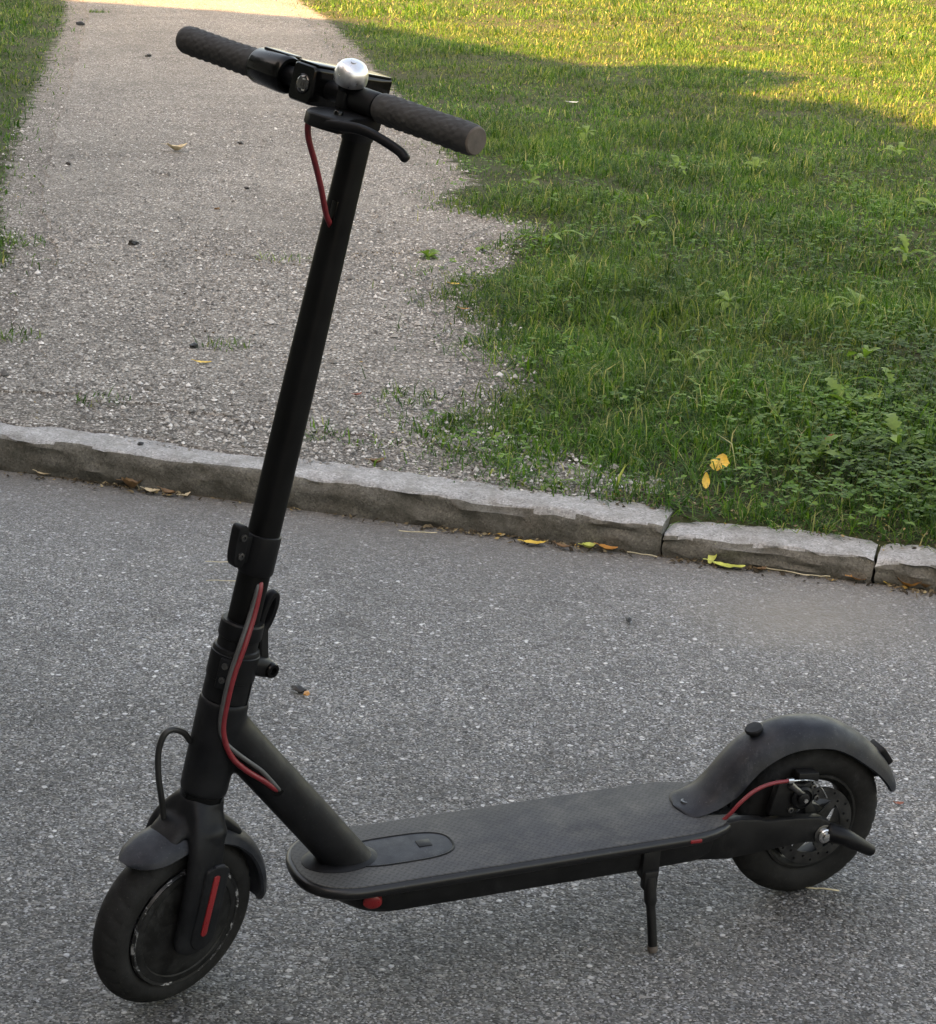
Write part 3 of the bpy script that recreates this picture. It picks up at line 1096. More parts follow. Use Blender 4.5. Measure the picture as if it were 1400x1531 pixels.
# loose stones on the path, denser near the kerb
P = np.concatenate([scatter(-1.5, 0.4, 3.85, 4.6, 9000), scatter(-1.5, 0.4, 4.6, 6.5, 5200), scatter(-2.0, 0.3, 6.5, 9.5, 1800)])
xr = np.interp(P[:, 1], [p[1] for p in mono_r], [p[0] for p in mono_r]) + 0.05
xl = np.interp(P[:, 1], [p[1] for p in mono_l], [p[0] for p in mono_l]) - 0.05
ok = (P[:, 0] > xl) & (P[:, 0] < xr) & (kerb_n(P) > 0.07) & (nrng.random(len(P)) < 0.25 + 0.9 * vnoise(P, 4, 55))
P = P[ok]
n = len(P)
octv = np.array([(1, 0, 0), (0.2, 1, 0.1), (-1, 0.1, 0), (-0.1, -1, 0.1), (0.1, 0.1, 0.9), (0.1, 0, -0.7)])
octf = np.array([(0, 1, 4), (1, 2, 4), (2, 3, 4), (3, 0, 4)])
sz = nrng.lognormal(math.log(0.0033), 0.36, n)
jit = nrng.uniform(0.65, 1.3, (n, 6, 1))
ang = nrng.uniform(0, 6.28, n)
ca, sa = np.cos(ang), np.sin(ang)
vv = octv[None] * jit * sz[:, None, None]
X = vv[:, :, 0] * ca[:, None] - vv[:, :, 1] * sa[:, None]
Y = vv[:, :, 0] * sa[:, None] + vv[:, :, 1] * ca[:, None]
V = np.stack([X + P[:, :1], Y + P[:, 1:2], vv[:, :, 2] + gz(P)[:, None] + 0.0055 + sz[:, None] * 0.2], 2).reshape(-1, 3)
T = (np.arange(n)[:, None, None] * 6 + octf[None]).reshape(-1, 3)


def stone_material():
    m = NT('loose_gravel_stone')
    rnd = m.n('ShaderNodeNewGeometry').outputs['Random Per Island']
    c = m.ramp(rnd, [(0.0, (0.075, 0.070, 0.066)), (0.3, (0.17, 0.16, 0.145)), (0.6, (0.27, 0.25, 0.225)), (0.9, (0.40, 0.385, 0.36)), (1.0, (0.6, 0.58, 0.55))])
    return m.bsdf(c, 0.85, 0, None, 0.3)


M['stone'] = stone_material()
gravel = link('loose_gravel', np_mesh('loose_gravel', V, T), M['stone'], smooth=0)
tag(gravel, 'loose grey and beige gravel lying on the path', 'gravel', kind='stuff')

# ------------------------------------------------------------------ the scooter
WB, RAKE, STEER, LEAN = 0.8262, 0.2147, 0.4349, -0.0433
WR = 0.108
scooter = empty('electric_scooter', (0.4433, 2.3844, 0), (LEAN, 0, 3.5312))
tag(scooter, 'matt black electric kick scooter standing on its kickstand on the asphalt', 'scooter')
AX = Vector((-math.sin(RAKE), 0, math.cos(RAKE)))       # steering axis, upwards
AF = Vector((math.cos(RAKE), 0, math.sin(RAKE)))        # forward, square to it
A0 = Vector((WB + 0.0013, 0, WR))
RS = Matrix.Rotation(STEER, 3, AX)
SF, SB, SS = RS @ AF, RS @ Vector((0, 1, 0)), AX


def S(a, b, s):
    """point of the steered part: forward, left, up the steering axis from the front axle"""
    return A0 + SF * a + SB * b + SS * s


def V3(x, y, z):
    return Vector((x, y, z))


def part(name, bm, material, parent=None, smooth=32, fix=True):
    me = bm if isinstance(bm, bpy.types.Mesh) else bm_mesh(bm, name, fix)
    return link(name, me, material, parent or scooter, smooth)


def wheel_tyre(centre, axis, ex, ez, material, parent, big_hub):
    """tyre with shallow slanting tread cuts"""
    prof = [(0.0655, 0.0150), (0.069, 0.0185), (0.075, 0.0213), (0.083, 0.0224), (0.090, 0.0216), (0.096, 0.0192), (0.1008, 0.0160), (0.1040, 0.0125), (0.1062, 0.0085), (0.1075, 0.0042), (0.108, 0.0)]
    if big_hub:
        prof = [(0.0745, 0.0165), (0.0770, 0.0195), (0.0810, 0.0222), (0.0865, 0.0234), (0.092, 0.0226), (0.0970, 0.0198)] + prof[6:]
    prof = prof + [(r, -w) for r, w in prof[-2::-1]]
    n = 240
    rings = []
    for j in range(n):
        t = 2 * math.pi * j / n
        d = ex * math.cos(t) + ez * math.sin(t)
        ring = []
        for r, w in prof:
            cut = 0
            if 0.100 < r < 0.1075:
                ph = (j / n * 30 + abs(w) * 42 + (0.5 if w > 0 else 0)) % 1
                cut = 0.0014 if ph < 0.2 else 0
            ring.append(centre + d * (r - cut) + axis * w)
        rings.append(ring)
    b = bmesh.new()
    loft(b, rings, closed=False, loop=True)
    return part('tyre', b, material, parent, 24)


# ---- front wheel with hub motor
fw = empty('front_wheel', S(0, 0, 0), parent=scooter)


def at_wheel(o):
    """child meshes are given in scooter coordinates: shift them under an Empty"""
    p = o.parent
    o.matrix_parent_inverse = Matrix.Translation(-Vector(p.location))
    return o


at_wheel(wheel_tyre(S(0, 0, 0), SB, SF, SS, M['rubber'], fw, True))
for sg in (1, -1):
    b = bmesh.new()
    lathe(b, S(0, 0, 0), SB * sg, [(0.0745, 0.004), (0.0745, 0.0215), (0.073, 0.0240), (0.068, 0.0256), (0.064, 0.0258), (0.0625, 0.0248), (0.056, 0.0268), (0.042, 0.0288), (0.026, 0.0300), (0.014, 0.0320), (0.0125, 0.0420), (0.0, 0.0420)], 72)
    at_wheel(part('hub_cover', b, M['hub'], fw, 25))
    b = bmesh.new()
    prof = [(0.0735, 0.0150), (0.0768, 0.0222), (0.0752, 0.0256), (0.0722, 0.0248), (0.0715, 0.0180)]
    lathe(b, S(0, 0, 0), SB * sg, prof, 96, cap=False)
    at_wheel(part('rim_edge', b, M['rim_edge'], fw, 40))

# ---- fork: crown flaring out of the head tube into two flat legs
b = bmesh.new()
lathe(b, S(0, 0, 0), SS, [(0.0345, 0.110), (0.0320, 0.122), (0.0285, 0.136), (0.0268, 0.146), (0.0264, 0.156)], 40)
for sg in (1, -1):
    pts = [S(0.003, 0.010 * sg, 0.146), S(0.006, 0.022 * sg, 0.133), S(0.010, 0.034 * sg, 0.114), S(0.011, 0.0405 * sg, 0.088), S(0.009, 0.0425 * sg, 0.050), S(0.008, 0.0430 * sg, 0.015), S(0.008, 0.0430 * sg, -0.008)]
    sweep(b, catmull(pts, 5), [0.0225 + 0.0005 * min(1, i / 20) for i in range(31)], [0.0150 - 0.0052 * min(1, i / 16) for i in range(31)], n=24, up=SF, power=2.8, round_ends=True)
sweep(b, catmull([S(0.0, 0, 0.140), S(0.018, 0, 0.1320), S(0.034, 0, 0.1200), S(0.048, 0, 0.1040)], 6), 0.008, [0.026 - 0.002 * i / 18 for i in range(19)], n=18, up=SS, power=2.4, round_ends=True)
sweep(b, catmull([S(0.0, 0, 0.138), S(-0.025, 0, 0.126), S(-0.052, 0, 0.108)], 6), 0.008, 0.026, n=18, up=SS, power=2.4, round_ends=True)
pts = [S(0.004, -0.030, 0.124), S(0.004, 0.0, 0.136), S(0.004, 0.030, 0.124)]
sweep(b, catmull(pts, 6), 0.022, 0.013, n=20, up=SF, power=2.4, round_ends=True)
fork = part('fork', fuse(b, 0.0022, 18, 'fork'), M['frame'], None, 60)
for sg in (1, -1):
    # cover over the axle end: long rounded shield with a red strip
    def shield(w, top, bot, n=10):
        o = [(w * math.cos(t), top + w * 0.55 * math.sin(t)) for t in [math.pi * i / n for i in range(n + 1)]]
        o += [(-w * math.cos(t), bot - w * math.sin(t)) for t in [math.pi * i / n for i in range(n + 1)]]
        return o
    b = bmesh.new()
    plate(b, shield(0.0175, 0.082, 0.002), 0.046, 0.0545, lambda p, q, d, sg=sg: S(p, d * sg, q), 0.003)
    part('axle_cover', b, M['frame'], fork, 40)
    b = bmesh.new()
    plate(b, shield(0.0042, 0.0765, 0.006), 0.0535, 0.0560, lambda p, q, d, sg=sg: S(p + 0.002, d * sg, q + 0.002), 0.0008)
    part('red_reflector', b, M['red'], fork, 40)
    b = bmesh.new()
    plate(b, [(-0.0075, 0.087), (0.0075, 0.087), (0.0068, 0.0925), (-0.0068, 0.0925)], 0.0505, 0.0540, lambda p, q, d, sg=sg: S(p, d * sg, q), 0.001)
    part('cover_clip', b, M['fender'], fork, 40)


def fender_mesh(path, normals, side, half_w, depth, thick=0.0028, nphi=12, span=1.15):
    """curved mudguard: arched cross-section swept along a path. side: unit vector across"""
    rings = []
    for (p, nn, w, dp) in zip(path, normals, half_w, depth):
        o, i_ = [], []
        for k in range(nphi + 1):
            f = -1 + 2 * k / nphi
            drop = dp * (abs(f) ** 2.6)
            o.append(p + side * (w * math.sin(f * span) / math.sin(span)) - nn * drop)
            i_.append(p + side * ((w - thick) * math.sin(f * span) / math.sin(span)) - nn * (drop * 0.98 + thick))
        rings.append(o + i_[::-1])
    b = bmesh.new()
    loft(b, rings)
    return b


# ---- front mudguard
path, nrm, hw, dp = [], [], [], []
N = 44
for i in range(N + 1):
    th = R(42) + (R(178) - R(42)) * i / N
    r = 0.1245 + 0.006 * max(0, (R(66) - th) / R(24))
    d = SF * math.cos(th) + SS * math.sin(th)
    path.append(S(0, 0, 0) + d * r)
    nrm.append(d)
    e0, e1 = (th - R(42)) / R(20), (R(178) - th) / R(12)
    k = min(1, math.sqrt(max(0.03, 1 - (1 - min(e0, 1)) ** 2)), math.sqrt(max(0.12, 1 - (1 - min(e1, 1)) ** 2)))
    hw.append(0.0330 * (0.12 + 0.88 * k))
    dp.append(0.017 * k)
part('front_fender', fender_mesh(path, nrm, SB, hw, dp), M['fender'], None, 50)

# ---- head tube and down tube in one skin
b = bmesh.new()
lathe(b, A0, AX, [(0.0258, 0.160), (0.0270, 0.164), (0.0275, 0.20), (0.0278, 0.24), (0.0280, 0.272), (0.0272, 0.276)], 48)
pts = [A0 + AX * 0.258 + AF * 0.002, A0 + AX * 0.240 - AF * 0.010, V3(0.7475, 0, 0.313), V3(0.712, 0, 0.2675), V3(0.660, 0, 0.2005), V3(0.609, 0, 0.134)]
cp = catmull(pts, 8)
m_ = len(cp)
sweep(b, cp, [0.0235 + 0.0015 * min(1, i / 16) for i in range(m_)], [0.0262 for i in range(m_)], n=28, up=(0, 1, 0), power=2.3)
frame = part('frame_tube', fuse(b, 0.0025, 8, 'frame_tube'), M['frame'], None, 60)
b = bmesh.new()
lathe(b, A0, AX, [(0.0245, 0.150), (0.0252, 0.152), (0.0252, 0.164), (0.0245, 0.166)], 48)
part('head_bearing', b, M['gloss'], frame)
b = bmesh.new()
lathe(b, V3(0.629, 0, 0.1500), V3(0, 0, 1), [(0.046, -0.004), (0.046, 0.0), (0.040, 0.003), (0.030, 0.0035)], 40)
for v in b.verts:
    v.co.y *= 0.70
part('tube_socket', b, M['plastic'], frame)
# small cable grommets
for p in (V3(0.7138, 0.0228, 0.2660),):
    b = bmesh.new()
    lathe(b, p, V3(0.1, 1, 0.2), [(0.0085, -0.003), (0.0085, 0.0006), (0.006, 0.0012)], 20)
    part('cable_grommet', b, M['gloss'], frame)

# ---- folding joint above the head tube
b = bmesh.new()
lathe(b, A0, AX, [(0.0245, 0.274), (0.0264, 0.277), (0.0264, 0.300), (0.0262, 0.334), (0.0252, 0.337), (0.0228, 0.338), (0.0224, 0.349), (0.0240, 0.350), (0.0245, 0.352), (0.0240, 0.367), (0.0226, 0.369), (0.016, 0.369)], 56)
clamp = part('folding_clamp', b, M['plastic'])
b = bmesh.new()
for s0, s1, r0 in ((0.3015, 0.3325, 0.0274),):
    lathe(b, A0, AX, [(0.0258, s0), (r0, s0 + 0.001), (r0, s1 - 0.001), (0.0258, s1)], 56)
part('clamp_band', b, M['plastic'], clamp)
b = bmesh.new()     # hinge lug with its bolt
sweep(b, [S(-0.012, 0.012, 0.320), S(-0.033, 0.016, 0.3160)], 0.0110, 0.012, n=18, up=SS, power=3, round_ends=True)
part('hinge_lug', b, M['plastic'], clamp)
b = bmesh.new()
lathe(b, S(-0.0345, 0.026, 0.3160), SB, [(0.0, -0.028), (0.0092, -0.028), (0.0092, 0.002), (0.0080, 0.0042), (0.0044, 0.0042), (0.0044, 0.001), (0, 0.001)], 22)
part('hinge_bolt', b, M['gloss'], clamp)
b = bmesh.new()     # lever: a flat loop with a slot
loop = []
for i in range(28):
    t = 2 * math.pi * i / 28
    loop.append(S(-0.0290 + 0.0072 * math.cos(t) - 0.003 * math.sin(t), 0.004, 0.378 + 0.0215 * math.sin(t)))
sweep(b, loop, 0.0044, 0.0060, n=12, up=SF, loop=True, power=3)
sweep(b, [S(-0.0270, 0.004, 0.358), S(-0.0295, 0.008, 0.336), S(-0.032, 0.010, 0.320)], [0.0075, 0.007, 0.008], [0.006, 0.007, 0.008], n=12, up=SF, power=3)
part('folding_lever', b, M['plastic'], clamp)
b = bmesh.new()     # pad with two screws on the front face
box(b, S(0.0226, 0.0131, 0.312), (SF * 0.5 - SB * 0.86), (SF * 0.86 + SB * 0.5), SS, 0.0072, 0.0040, 0.018, 0.002)
part('clamp_pad', b, M['frame'], clamp)
for s_ in (0.322, 0.3055):
    b = bmesh.new()
    lathe(b, S(0.0259, 0.0150, s_), SF * 0.86 + SB * 0.5, [(0.0, 0.0), (0.0038, 0.0), (0.0035, 0.0022), (0.0016, 0.0022), (0.0014, 0.0008), (0.0, 0.0008)], 14)
    part('screw', b, M['dark_steel'], clamp)
b = bmesh.new()     # seam of the clamp on the near rear side
box(b, S(-0.0110, 0.0240, 0.289), SF * 0.9 + SB * 0.42, SF * -0.42 + SB * 0.9, SS, 0.0010, 0.0008, 0.014)
part('clamp_seam', b, M['gloss'], clamp)

# ---- stem, slightly tapered, rounded oval section
b = bmesh.new()
pts = [S(0, 0, 0.340 + 0.59 * i / 20) for i in range(21)]
rr_ = [0.0168 - 0.0024 * smooth01((i - 8) / 12) for i in range(21)]
sweep(b, pts, [r * 1.0 for r in rr_], [r * 0.98 for r in rr_], n=40, up=SF, power=2.5)
stem = part('stem', b, M['stem'], None, 40)
b = bmesh.new()
lathe(b, A0, SS, [(0.015, 0.4255), (0.0194, 0.4262), (0.0202, 0.428), (0.0202, 0.468), (0.0197, 0.4705), (0.0188, 0.4712), (0.015, 0.4712)], 48)
collar = part('stem_collar', b, M['plastic'], stem)
b = bmesh.new()     # catch plate standing off the front of the collar
out = []
for i in range(24):
    t = 2 * math.pi * i / 24
    c_, s_ = math.cos(t), math.sin(t)
    out.append((0.0345 + 0.0085 * math.copysign(abs(c_) ** 0.6, c_) + 0.003 * (s_), 0.4590 + 0.0245 * math.copysign(abs(s_) ** 0.6, s_)))
plate(b, out, -0.006, 0.007, lambda p, q, d: S(p, d, q), 0.0015)
box(b, S(0.022, 0.0, 0.454), SF, SB, SS, 0.011, 0.005, 0.016, 0.002)
catch = part('catch_plate', b, M['plastic'], stem, 40)
for s_, a_ in ((0.470, 0.0355), (0.4485, 0.0335)):
    b = bmesh.new()
    lathe(b, S(a_, 0.007, s_), SB, [(0.0, 0.0), (0.0042, 0.0), (0.0040, 0.0020), (0.0020, 0.0022), (0.0018, 0.0008), (0, 0.0008)], 16)
    part('screw', b, M['dark_steel'], stem)
b = bmesh.new()     # slot where the brake cable goes in
box(b, S(0.0145, 0.005, 0.827), SB, SF, SS, 0.0042, 0.0012, 0.014, 0.001)
part('cable_slot', b, M['gloss'], stem)

# ---- cables
def cable(name, pts, r, material, parent=None, k=8, n=10):
    b = bmesh.new()
    sweep(b, catmull(pts, k), r, n=n)
    return part(name, b, material, parent, 60)


cable('red_cable', [(0.7345, 0.008, 0.5170), (0.7352, 0.0165, 0.5119), (0.743, 0.021, 0.4817), (0.7553, 0.029, 0.4509), (0.7678, 0.032, 0.4179), (0.775, 0.032, 0.3866), (0.779, 0.031, 0.3582), (0.7766, 0.031, 0.3374), (0.7673, 0.031, 0.3155), (0.7504, 0.029, 0.297), (0.7303, 0.027, 0.2804), (0.7158, 0.0235, 0.2663), (0.711, 0.016, 0.262)], 0.0033, M['red_cable'])
cable('grey_cable', [(0.7375, 0.008, 0.5170), (0.7382, 0.0165, 0.5122), (0.7475, 0.021, 0.4822), (0.7606, 0.029, 0.4516), (0.7722, 0.0315, 0.4183), (0.779, 0.0315, 0.387), (0.7822, 0.0300, 0.3585), (0.7778, 0.030, 0.3392), (0.7663, 0.0305, 0.325), (0.7503, 0.029, 0.3095), (0.7325, 0.027, 0.2925), (0.7126, 0.0235, 0.2664), (0.708, 0.016, 0.262)], 0.0027, M['grey_cable'])
cable('motor_cable', [(0.795, -0.005, 0.3156), (0.8078, 0.0, 0.3282), (0.8166, 0.005, 0.3418), (0.8306, 0.01, 0.3503), (0.8408, 0.012, 0.3453), (0.8468, 0.012, 0.3257), (0.8469, 0.012, 0.2969), (0.8435, 0.01, 0.2703), (0.8401, 0.005, 0.2462), (0.8382, 0.003, 0.2278)], 0.0036, M['black_cable'])
cable('brake_cable', [S(0.100, 0.047, 0.933), S(0.107, 0.043, 0.9315), S(0.1115, 0.040, 0.923), S(0.102, 0.035, 0.906), S(0.082, 0.03, 0.8835), S(0.055, 0.02, 0.856), S(0.028, 0.009, 0.827), S(0.0165, 0.005, 0.8180), S(0.010, 0.003, 0.812)], 0.0031, M['red_cable'])

# ---- handlebar
HA, HS = 0.069, 0.9525
b = bmesh.new()
lathe(b, S(HA, 0, HS), SB, [(0.0100, -0.205), (0.0102, 0.0), (0.0100, 0.210)], 28)
bar = part('handlebar', b, M['plastic'])


def grip(b0, b1):
    prof = []
    n = 40
    L = b1 - b0
    for i in range(n + 1):
        t = i / n
        r = 0.0150 - 0.0006 * math.sin(math.pi * t)
        if i in (0, n): r = 0.0134
        if i in (1, n - 1): r = 0.0148
        prof.append((r, b0 + L * t))
    bb = bmesh.new()
    c = S(HA, 0, HS)
    nn = 48
    rings = []
    for i, (r, h) in enumerate(prof):
        ring = []
        for j in range(nn):
            th = 2 * math.pi * j / nn
            stud = 0.0009 if (3 < i < n - 3 and (i + 2 * (j // 2)) % 4 < 2 and (j % 2 == 0)) else 0.0
            d = SF * math.cos(th) + SS * math.sin(th)
            ring.append(c + SB * h + d * (r + stud))
        rings.append(ring)
    loft(bb, rings, cap=True)
    return bb


for b0, b1, e in ((0.0885, 0.2175, 1), (-0.2110, -0.092, -1)):
    g_ = part('grip', grip(b0, b1), M['grip'], bar, 50)
    b = bmesh.new()
    end = b1 if e > 0 else b0
    lathe(b, S(HA, end, HS), SB * e, [(0.0135, -0.002), (0.0136, 0.0008), (0.0124, 0.0020), (0.0, 0.0024)], 32)
    part('grip_end', b, M['grip_end'], bar, 40)

# throttle ring with thumb paddle on the far side
b = bmesh.new()
lathe(b, S(HA, 0, HS), SB, [(0.0105, -0.093), (0.0170, -0.0925), (0.0184, -0.090), (0.0194, -0.053), (0.0190, -0.0465), (0.0176, -0.044), (0.0140, -0.044), (0.0140, -0.056)], 44, cap=False)
thr = part('throttle', b, M['gloss'], bar, 40)
b = bmesh.new()
box(b, S(HA - 0.006, -0.068, HS + 0.0180), SB, SF, SS, 0.019, 0.010, 0.0024, 0.0018)
part('throttle_paddle', b, M['gloss'], bar, 40)

# head unit: display and headlight housing
b = bmesh.new()


def rrect(w, h, r, n=5):
    o = []
    for cx, cy, t0 in ((w - r, h - r, 0), (-w + r, h - r, 90), (-w + r, -h + r, 180), (w - r, -h + r, 270)):
        for i in range(n + 1):
            t = R(t0 + 90 * i / n)
            o.append((cx + r * math.cos(t), cy + r * math.sin(t)))
    return o


rings = []
for a_, w_, h_, sc_ in ((-0.017, 0.012, 0.0110, 0.9610), (-0.015, 0.0150, 0.0130, 0.9600), (0.0, 0.0165, 0.0165, 0.9560), (0.02, 0.0172, 0.0188, 0.9535), (0.06, 0.0172, 0.0192, 0.9530), (0.088, 0.0168, 0.0192, 0.9530), (0.0925, 0.0160, 0.0186, 0.9532), (0.0940, 0.0148, 0.0174, 0.9532)):
    rings.append([S(a_, p, sc_ + q) for p, q in rrect(w_, h_, min(w_, h_) * 0.28)])
loft(b, rings)
head = part('display_housing', b, M['gloss'], bar, 35)
b = bmesh.new()
box(b, S(0.038, 0, 0.9732), SF, SB, SS, 0.052, 0.0150, 0.0012, 0.0008)
part('display', b, M['gloss'], bar, 35)
b = bmesh.new()
lathe(b, S(0.0935, 0.002, 0.9525), SF, [(0.0, 0.0), (0.0098, 0.0), (0.0100, 0.0010), (0.0095, 0.0014), (0.0090, 0.0006), (0.0, 0.0006)], 32)
lamp = part('headlight_ring', b, M['gloss'], bar, 35)
b = bmesh.new()
lathe(b, S(0.0944, 0.002, 0.9525), SF, [(0.0089, 0.0), (0.0074, 0.0012), (0.0046, 0.0020), (0.0, 0.0023)], 32)
part('headlight_lens', b, M['lens'], bar, 35)
for db, ds in ((0.003, 0.005), (0.0045, -0.0055)):
    b = bmesh.new()
    box(b, S(0.0962, 0.002 + db, 0.9525 + ds), SB, SF, SS, 0.0020, 0.0005, 0.0009, 0.0003)
    part('headlight_glint', b, M['chrome'], bar, 35)  # lens highlight modelled as a small bright chrome chip
b = bmesh.new()     # socket joining stem and housing
sweep(b, [S(0.000, 0, 0.905), S(0.002, 0, 0.922), S(0.010, 0, 0.940)], [0.0152, 0.0165, 0.020], [0.0150, 0.0160, 0.0165], n=32, up=SF, power=2.6)
part('stem_socket', b, M['plastic'], bar, 40)

# bell on the bar
BA = S(0.0790, 0.050, 0.9690)
bax = (SS * 0.88 + SF * 0.34 + SB * 0.30).normalized()
b = bmesh.new()
lathe(b, BA, bax, [(r_ * 0.86, h_ * 0.86) for r_, h_ in ((0.0178, -0.001), (0.0192, 0.0), (0.0196, 0.003), (0.0194, 0.009), (0.0182, 0.0145), (0.0155, 0.0190), (0.0115, 0.0218), (0.0060, 0.0232), (0.0035, 0.0234), (0.0032, 0.0248), (0.0, 0.0252))], 48)
part('bell', b, M['bell'], bar, 40)
b = bmesh.new()
lathe(b, BA, bax, [(0.0, -0.018), (0.0095, -0.017), (0.0105, -0.006), (0.0140, -0.0008), (0.0, -0.0006)], 28)
box(b, S(HA + 0.004, 0.047, HS - 0.002), SB, SF, SS, 0.006, 0.012, 0.011, 0.003)
part('bell_mount', b, M['plastic'], bar, 40)

# brake lever with bracket
b = bmesh.new()
poly = [(0.058, 0.050), (0.060, 0.086), (0.080, 0.0875), (0.096, 0.086), (0.110, 0.092), (0.120, 0.090), (0.125, 0.072), (0.126, 0.056), (0.122, 0.044), (0.110, 0.036), (0.095, 0.036), (0.078, 0.042)]
plate(b, poly[::-1], 0.9245, 0.9390, lambda p, q, d: S(p, q, d + (p - 0.09) * -0.12), 0.003)
lathe(b, S(HA, 0, HS), SB, [(0.0, 0.054), (0.0125, 0.054), (0.0135, 0.056), (0.0135, 0.084), (0.0125, 0.086), (0, 0.086)], 28)
part('lever_bracket', b, M['plastic'], bar, 40)
b = bmesh.new()
lathe(b, S(0.104, 0.070, 0.9345), SS, [(0.0, 0.0), (0.0048, 0.001), (0.0048, 0.0055), (0.004, 0.0065), (0, 0.0065)], 18)
part('pivot_bolt', b, M['gloss'], bar, 40)
b = bmesh.new()
pts = [S(0.114, 0.056, 0.9265), S(0.1165, 0.074, 0.9275), S(0.1150, 0.092, 0.9300), S(0.1110, 0.108, 0.9318), S(0.1055, 0.124, 0.9305), S(0.0990, 0.140, 0.9265), S(0.0945, 0.152, 0.9225), S(0.0930, 0.1585, 0.9185)]
cp = catmull(pts, 5)
m_ = len(cp)
sweep(b, cp, [0.0066 - 0.0020 * min(1, i / (m_ * 0.6)) for i in range(m_)], [0.0090 - 0.0038 * min(1, i / (m_ * 0.6)) for i in range(m_)], n=16, up=SS, power=2.8, round_ends=True)
part('brake_lever', b, M['plastic'], bar, 50)

# ---- deck
def deck_outline(grow=0.0, x_nose=0.6890, hw=0.0735, rear=True, n=22):
    """half outline from the nose to the rear notch, mirrored"""
    half = []
    for i in range(n + 1):
        t = math.pi / 2 * i / n
        half.append((x_nose - 0.078 + 0.078 * math.cos(t) ** 0.86, hw * math.sin(t) ** 0.80))
    half += [(x, hw) for x in (0.56, 0.48, 0.40, 0.32, 0.25, 0.21)]
    half += [(0.185, hw - 0.001), (0.165, hw - 0.005), (0.148, hw - 0.0115), (0.133, hw - 0.021), (0.121, hw - 0.031)]
    if rear:
        half += [(0.1165, 0.0385), (0.118, 0.0325), (0.126, 0.0290), (0.142, 0.0275), (0.160, 0.0225), (0.168, 0.0125), (0.1705, 0.0)]
    else:
        half += [(0.140, 0.0)]
    o = half + [(x, -y) for x, y in half[-2:0:-1]]
    # ease by growing or shrinking along the outline normal
    m = len(o)
    out = []
    for i in range(m):
        a, b_, c_ = o[i - 1], o[i], o[(i + 1) % m]
        d = Vector((c_[0] - a[0], c_[1] - a[1])).normalized()
        nn = Vector((d.y, -d.x))
        if nn.x * (b_[0] - 0.4) * 0 + nn.y * b_[1] < -1e-6 and b_[0] > 0.2:
            nn = -nn
        out.append((b_[0] + nn.x * grow, b_[1] + nn.y * grow))
    return out


area_sign = 1
_o = deck_outline()
if sum(_o[i][0] * _o[(i + 1) % len(_o)][1] - _o[(i + 1) % len(_o)][0] * _o[i][1] for i in range(len(_o))) < 0:
    area_sign = -1


def shrink(poly, k):
    m = len(poly)
    sg = 1 if sum(poly[i][0] * poly[(i + 1) % m][1] - poly[(i + 1) % m][0] * poly[i][1] for i in range(m)) > 0 else -1
    out = []
    for i in range(m):
        a, b_, c_ = poly[i - 1], poly[i], poly[(i + 1) % m]
        d1 = Vector((b_[0] - a[0], b_[1] - a[1])).normalized()
        d2 = Vector((c_[0] - b_[0], c_[1] - b_[1])).normalized()
        d = (d1 + d2).normalized()
        nn = Vector((-d.y, d.x)) * sg
        out.append((b_[0] + nn.x * k, b_[1] + nn.y * k))
    return out


O = deck_outline()
b = bmesh.new()
loft(b, [[V3(x, y, z) for x, y in shrink(O, k)] for k, z in ((0.010, 0.1335), (0.004, 0.1338), (0.001, 0.1360), (0.0, 0.1390), (0.0, 0.1425), (0.0012, 0.1458), (0.0040, 0.1475), (0.0065, 0.1478))])
deck = part('deck', b, M['scuffed'], None, 45)
b = bmesh.new()
loft(b, [[V3(x, y, z) for x, y in shrink(O, k)] for k, z in ((0.0056, 0.1470), (0.0056, 0.1484), (0.0064, 0.1491), (0.0075, 0.1493))])
part('deck_mat', b, M['mat'], deck, 30)
# oval service cover behind the tube foot: raised rim, smooth inside
ov = []
for i in range(40):
    t = 2 * math.pi * i / 40
    c_, s_ = math.cos(t), math.sin(t)
    ov.append((0.556 + 0.070 * math.copysign(abs(c_) ** 0.62, c_), 0.0325 * math.copysign(abs(s_) ** 0.75, s_)))
b = bmesh.new()
loft(b, [[V3(x, y, z) for x, y in shrink(ov, k)] for k, z in ((0.0, 0.1488), (0.0004, 0.1502), (0.0016, 0.1506), (0.0030, 0.1500), (0.0036, 0.1495))], cap=False)
part('cover_rim', b, M['plastic'], deck, 40)
b = bmesh.new()
loft(b, [[V3(x, y, z) for x, y in shrink(ov, k)] for k, z in ((0.0030, 0.1488), (0.0036, 0.1496), (0.006, 0.1498))])
part('service_cover', b, M['fender'], deck, 40)
b = bmesh.new()
box(b, V3(0.522, -0.004, 0.1500), V3(1, 0, 0), V3(0, 1, 0), V3(0, 0, 1), 0.0085, 0.0075, 0.0006, 0.0004)
part('cover_emblem', b, M['plastic'], deck, 40)
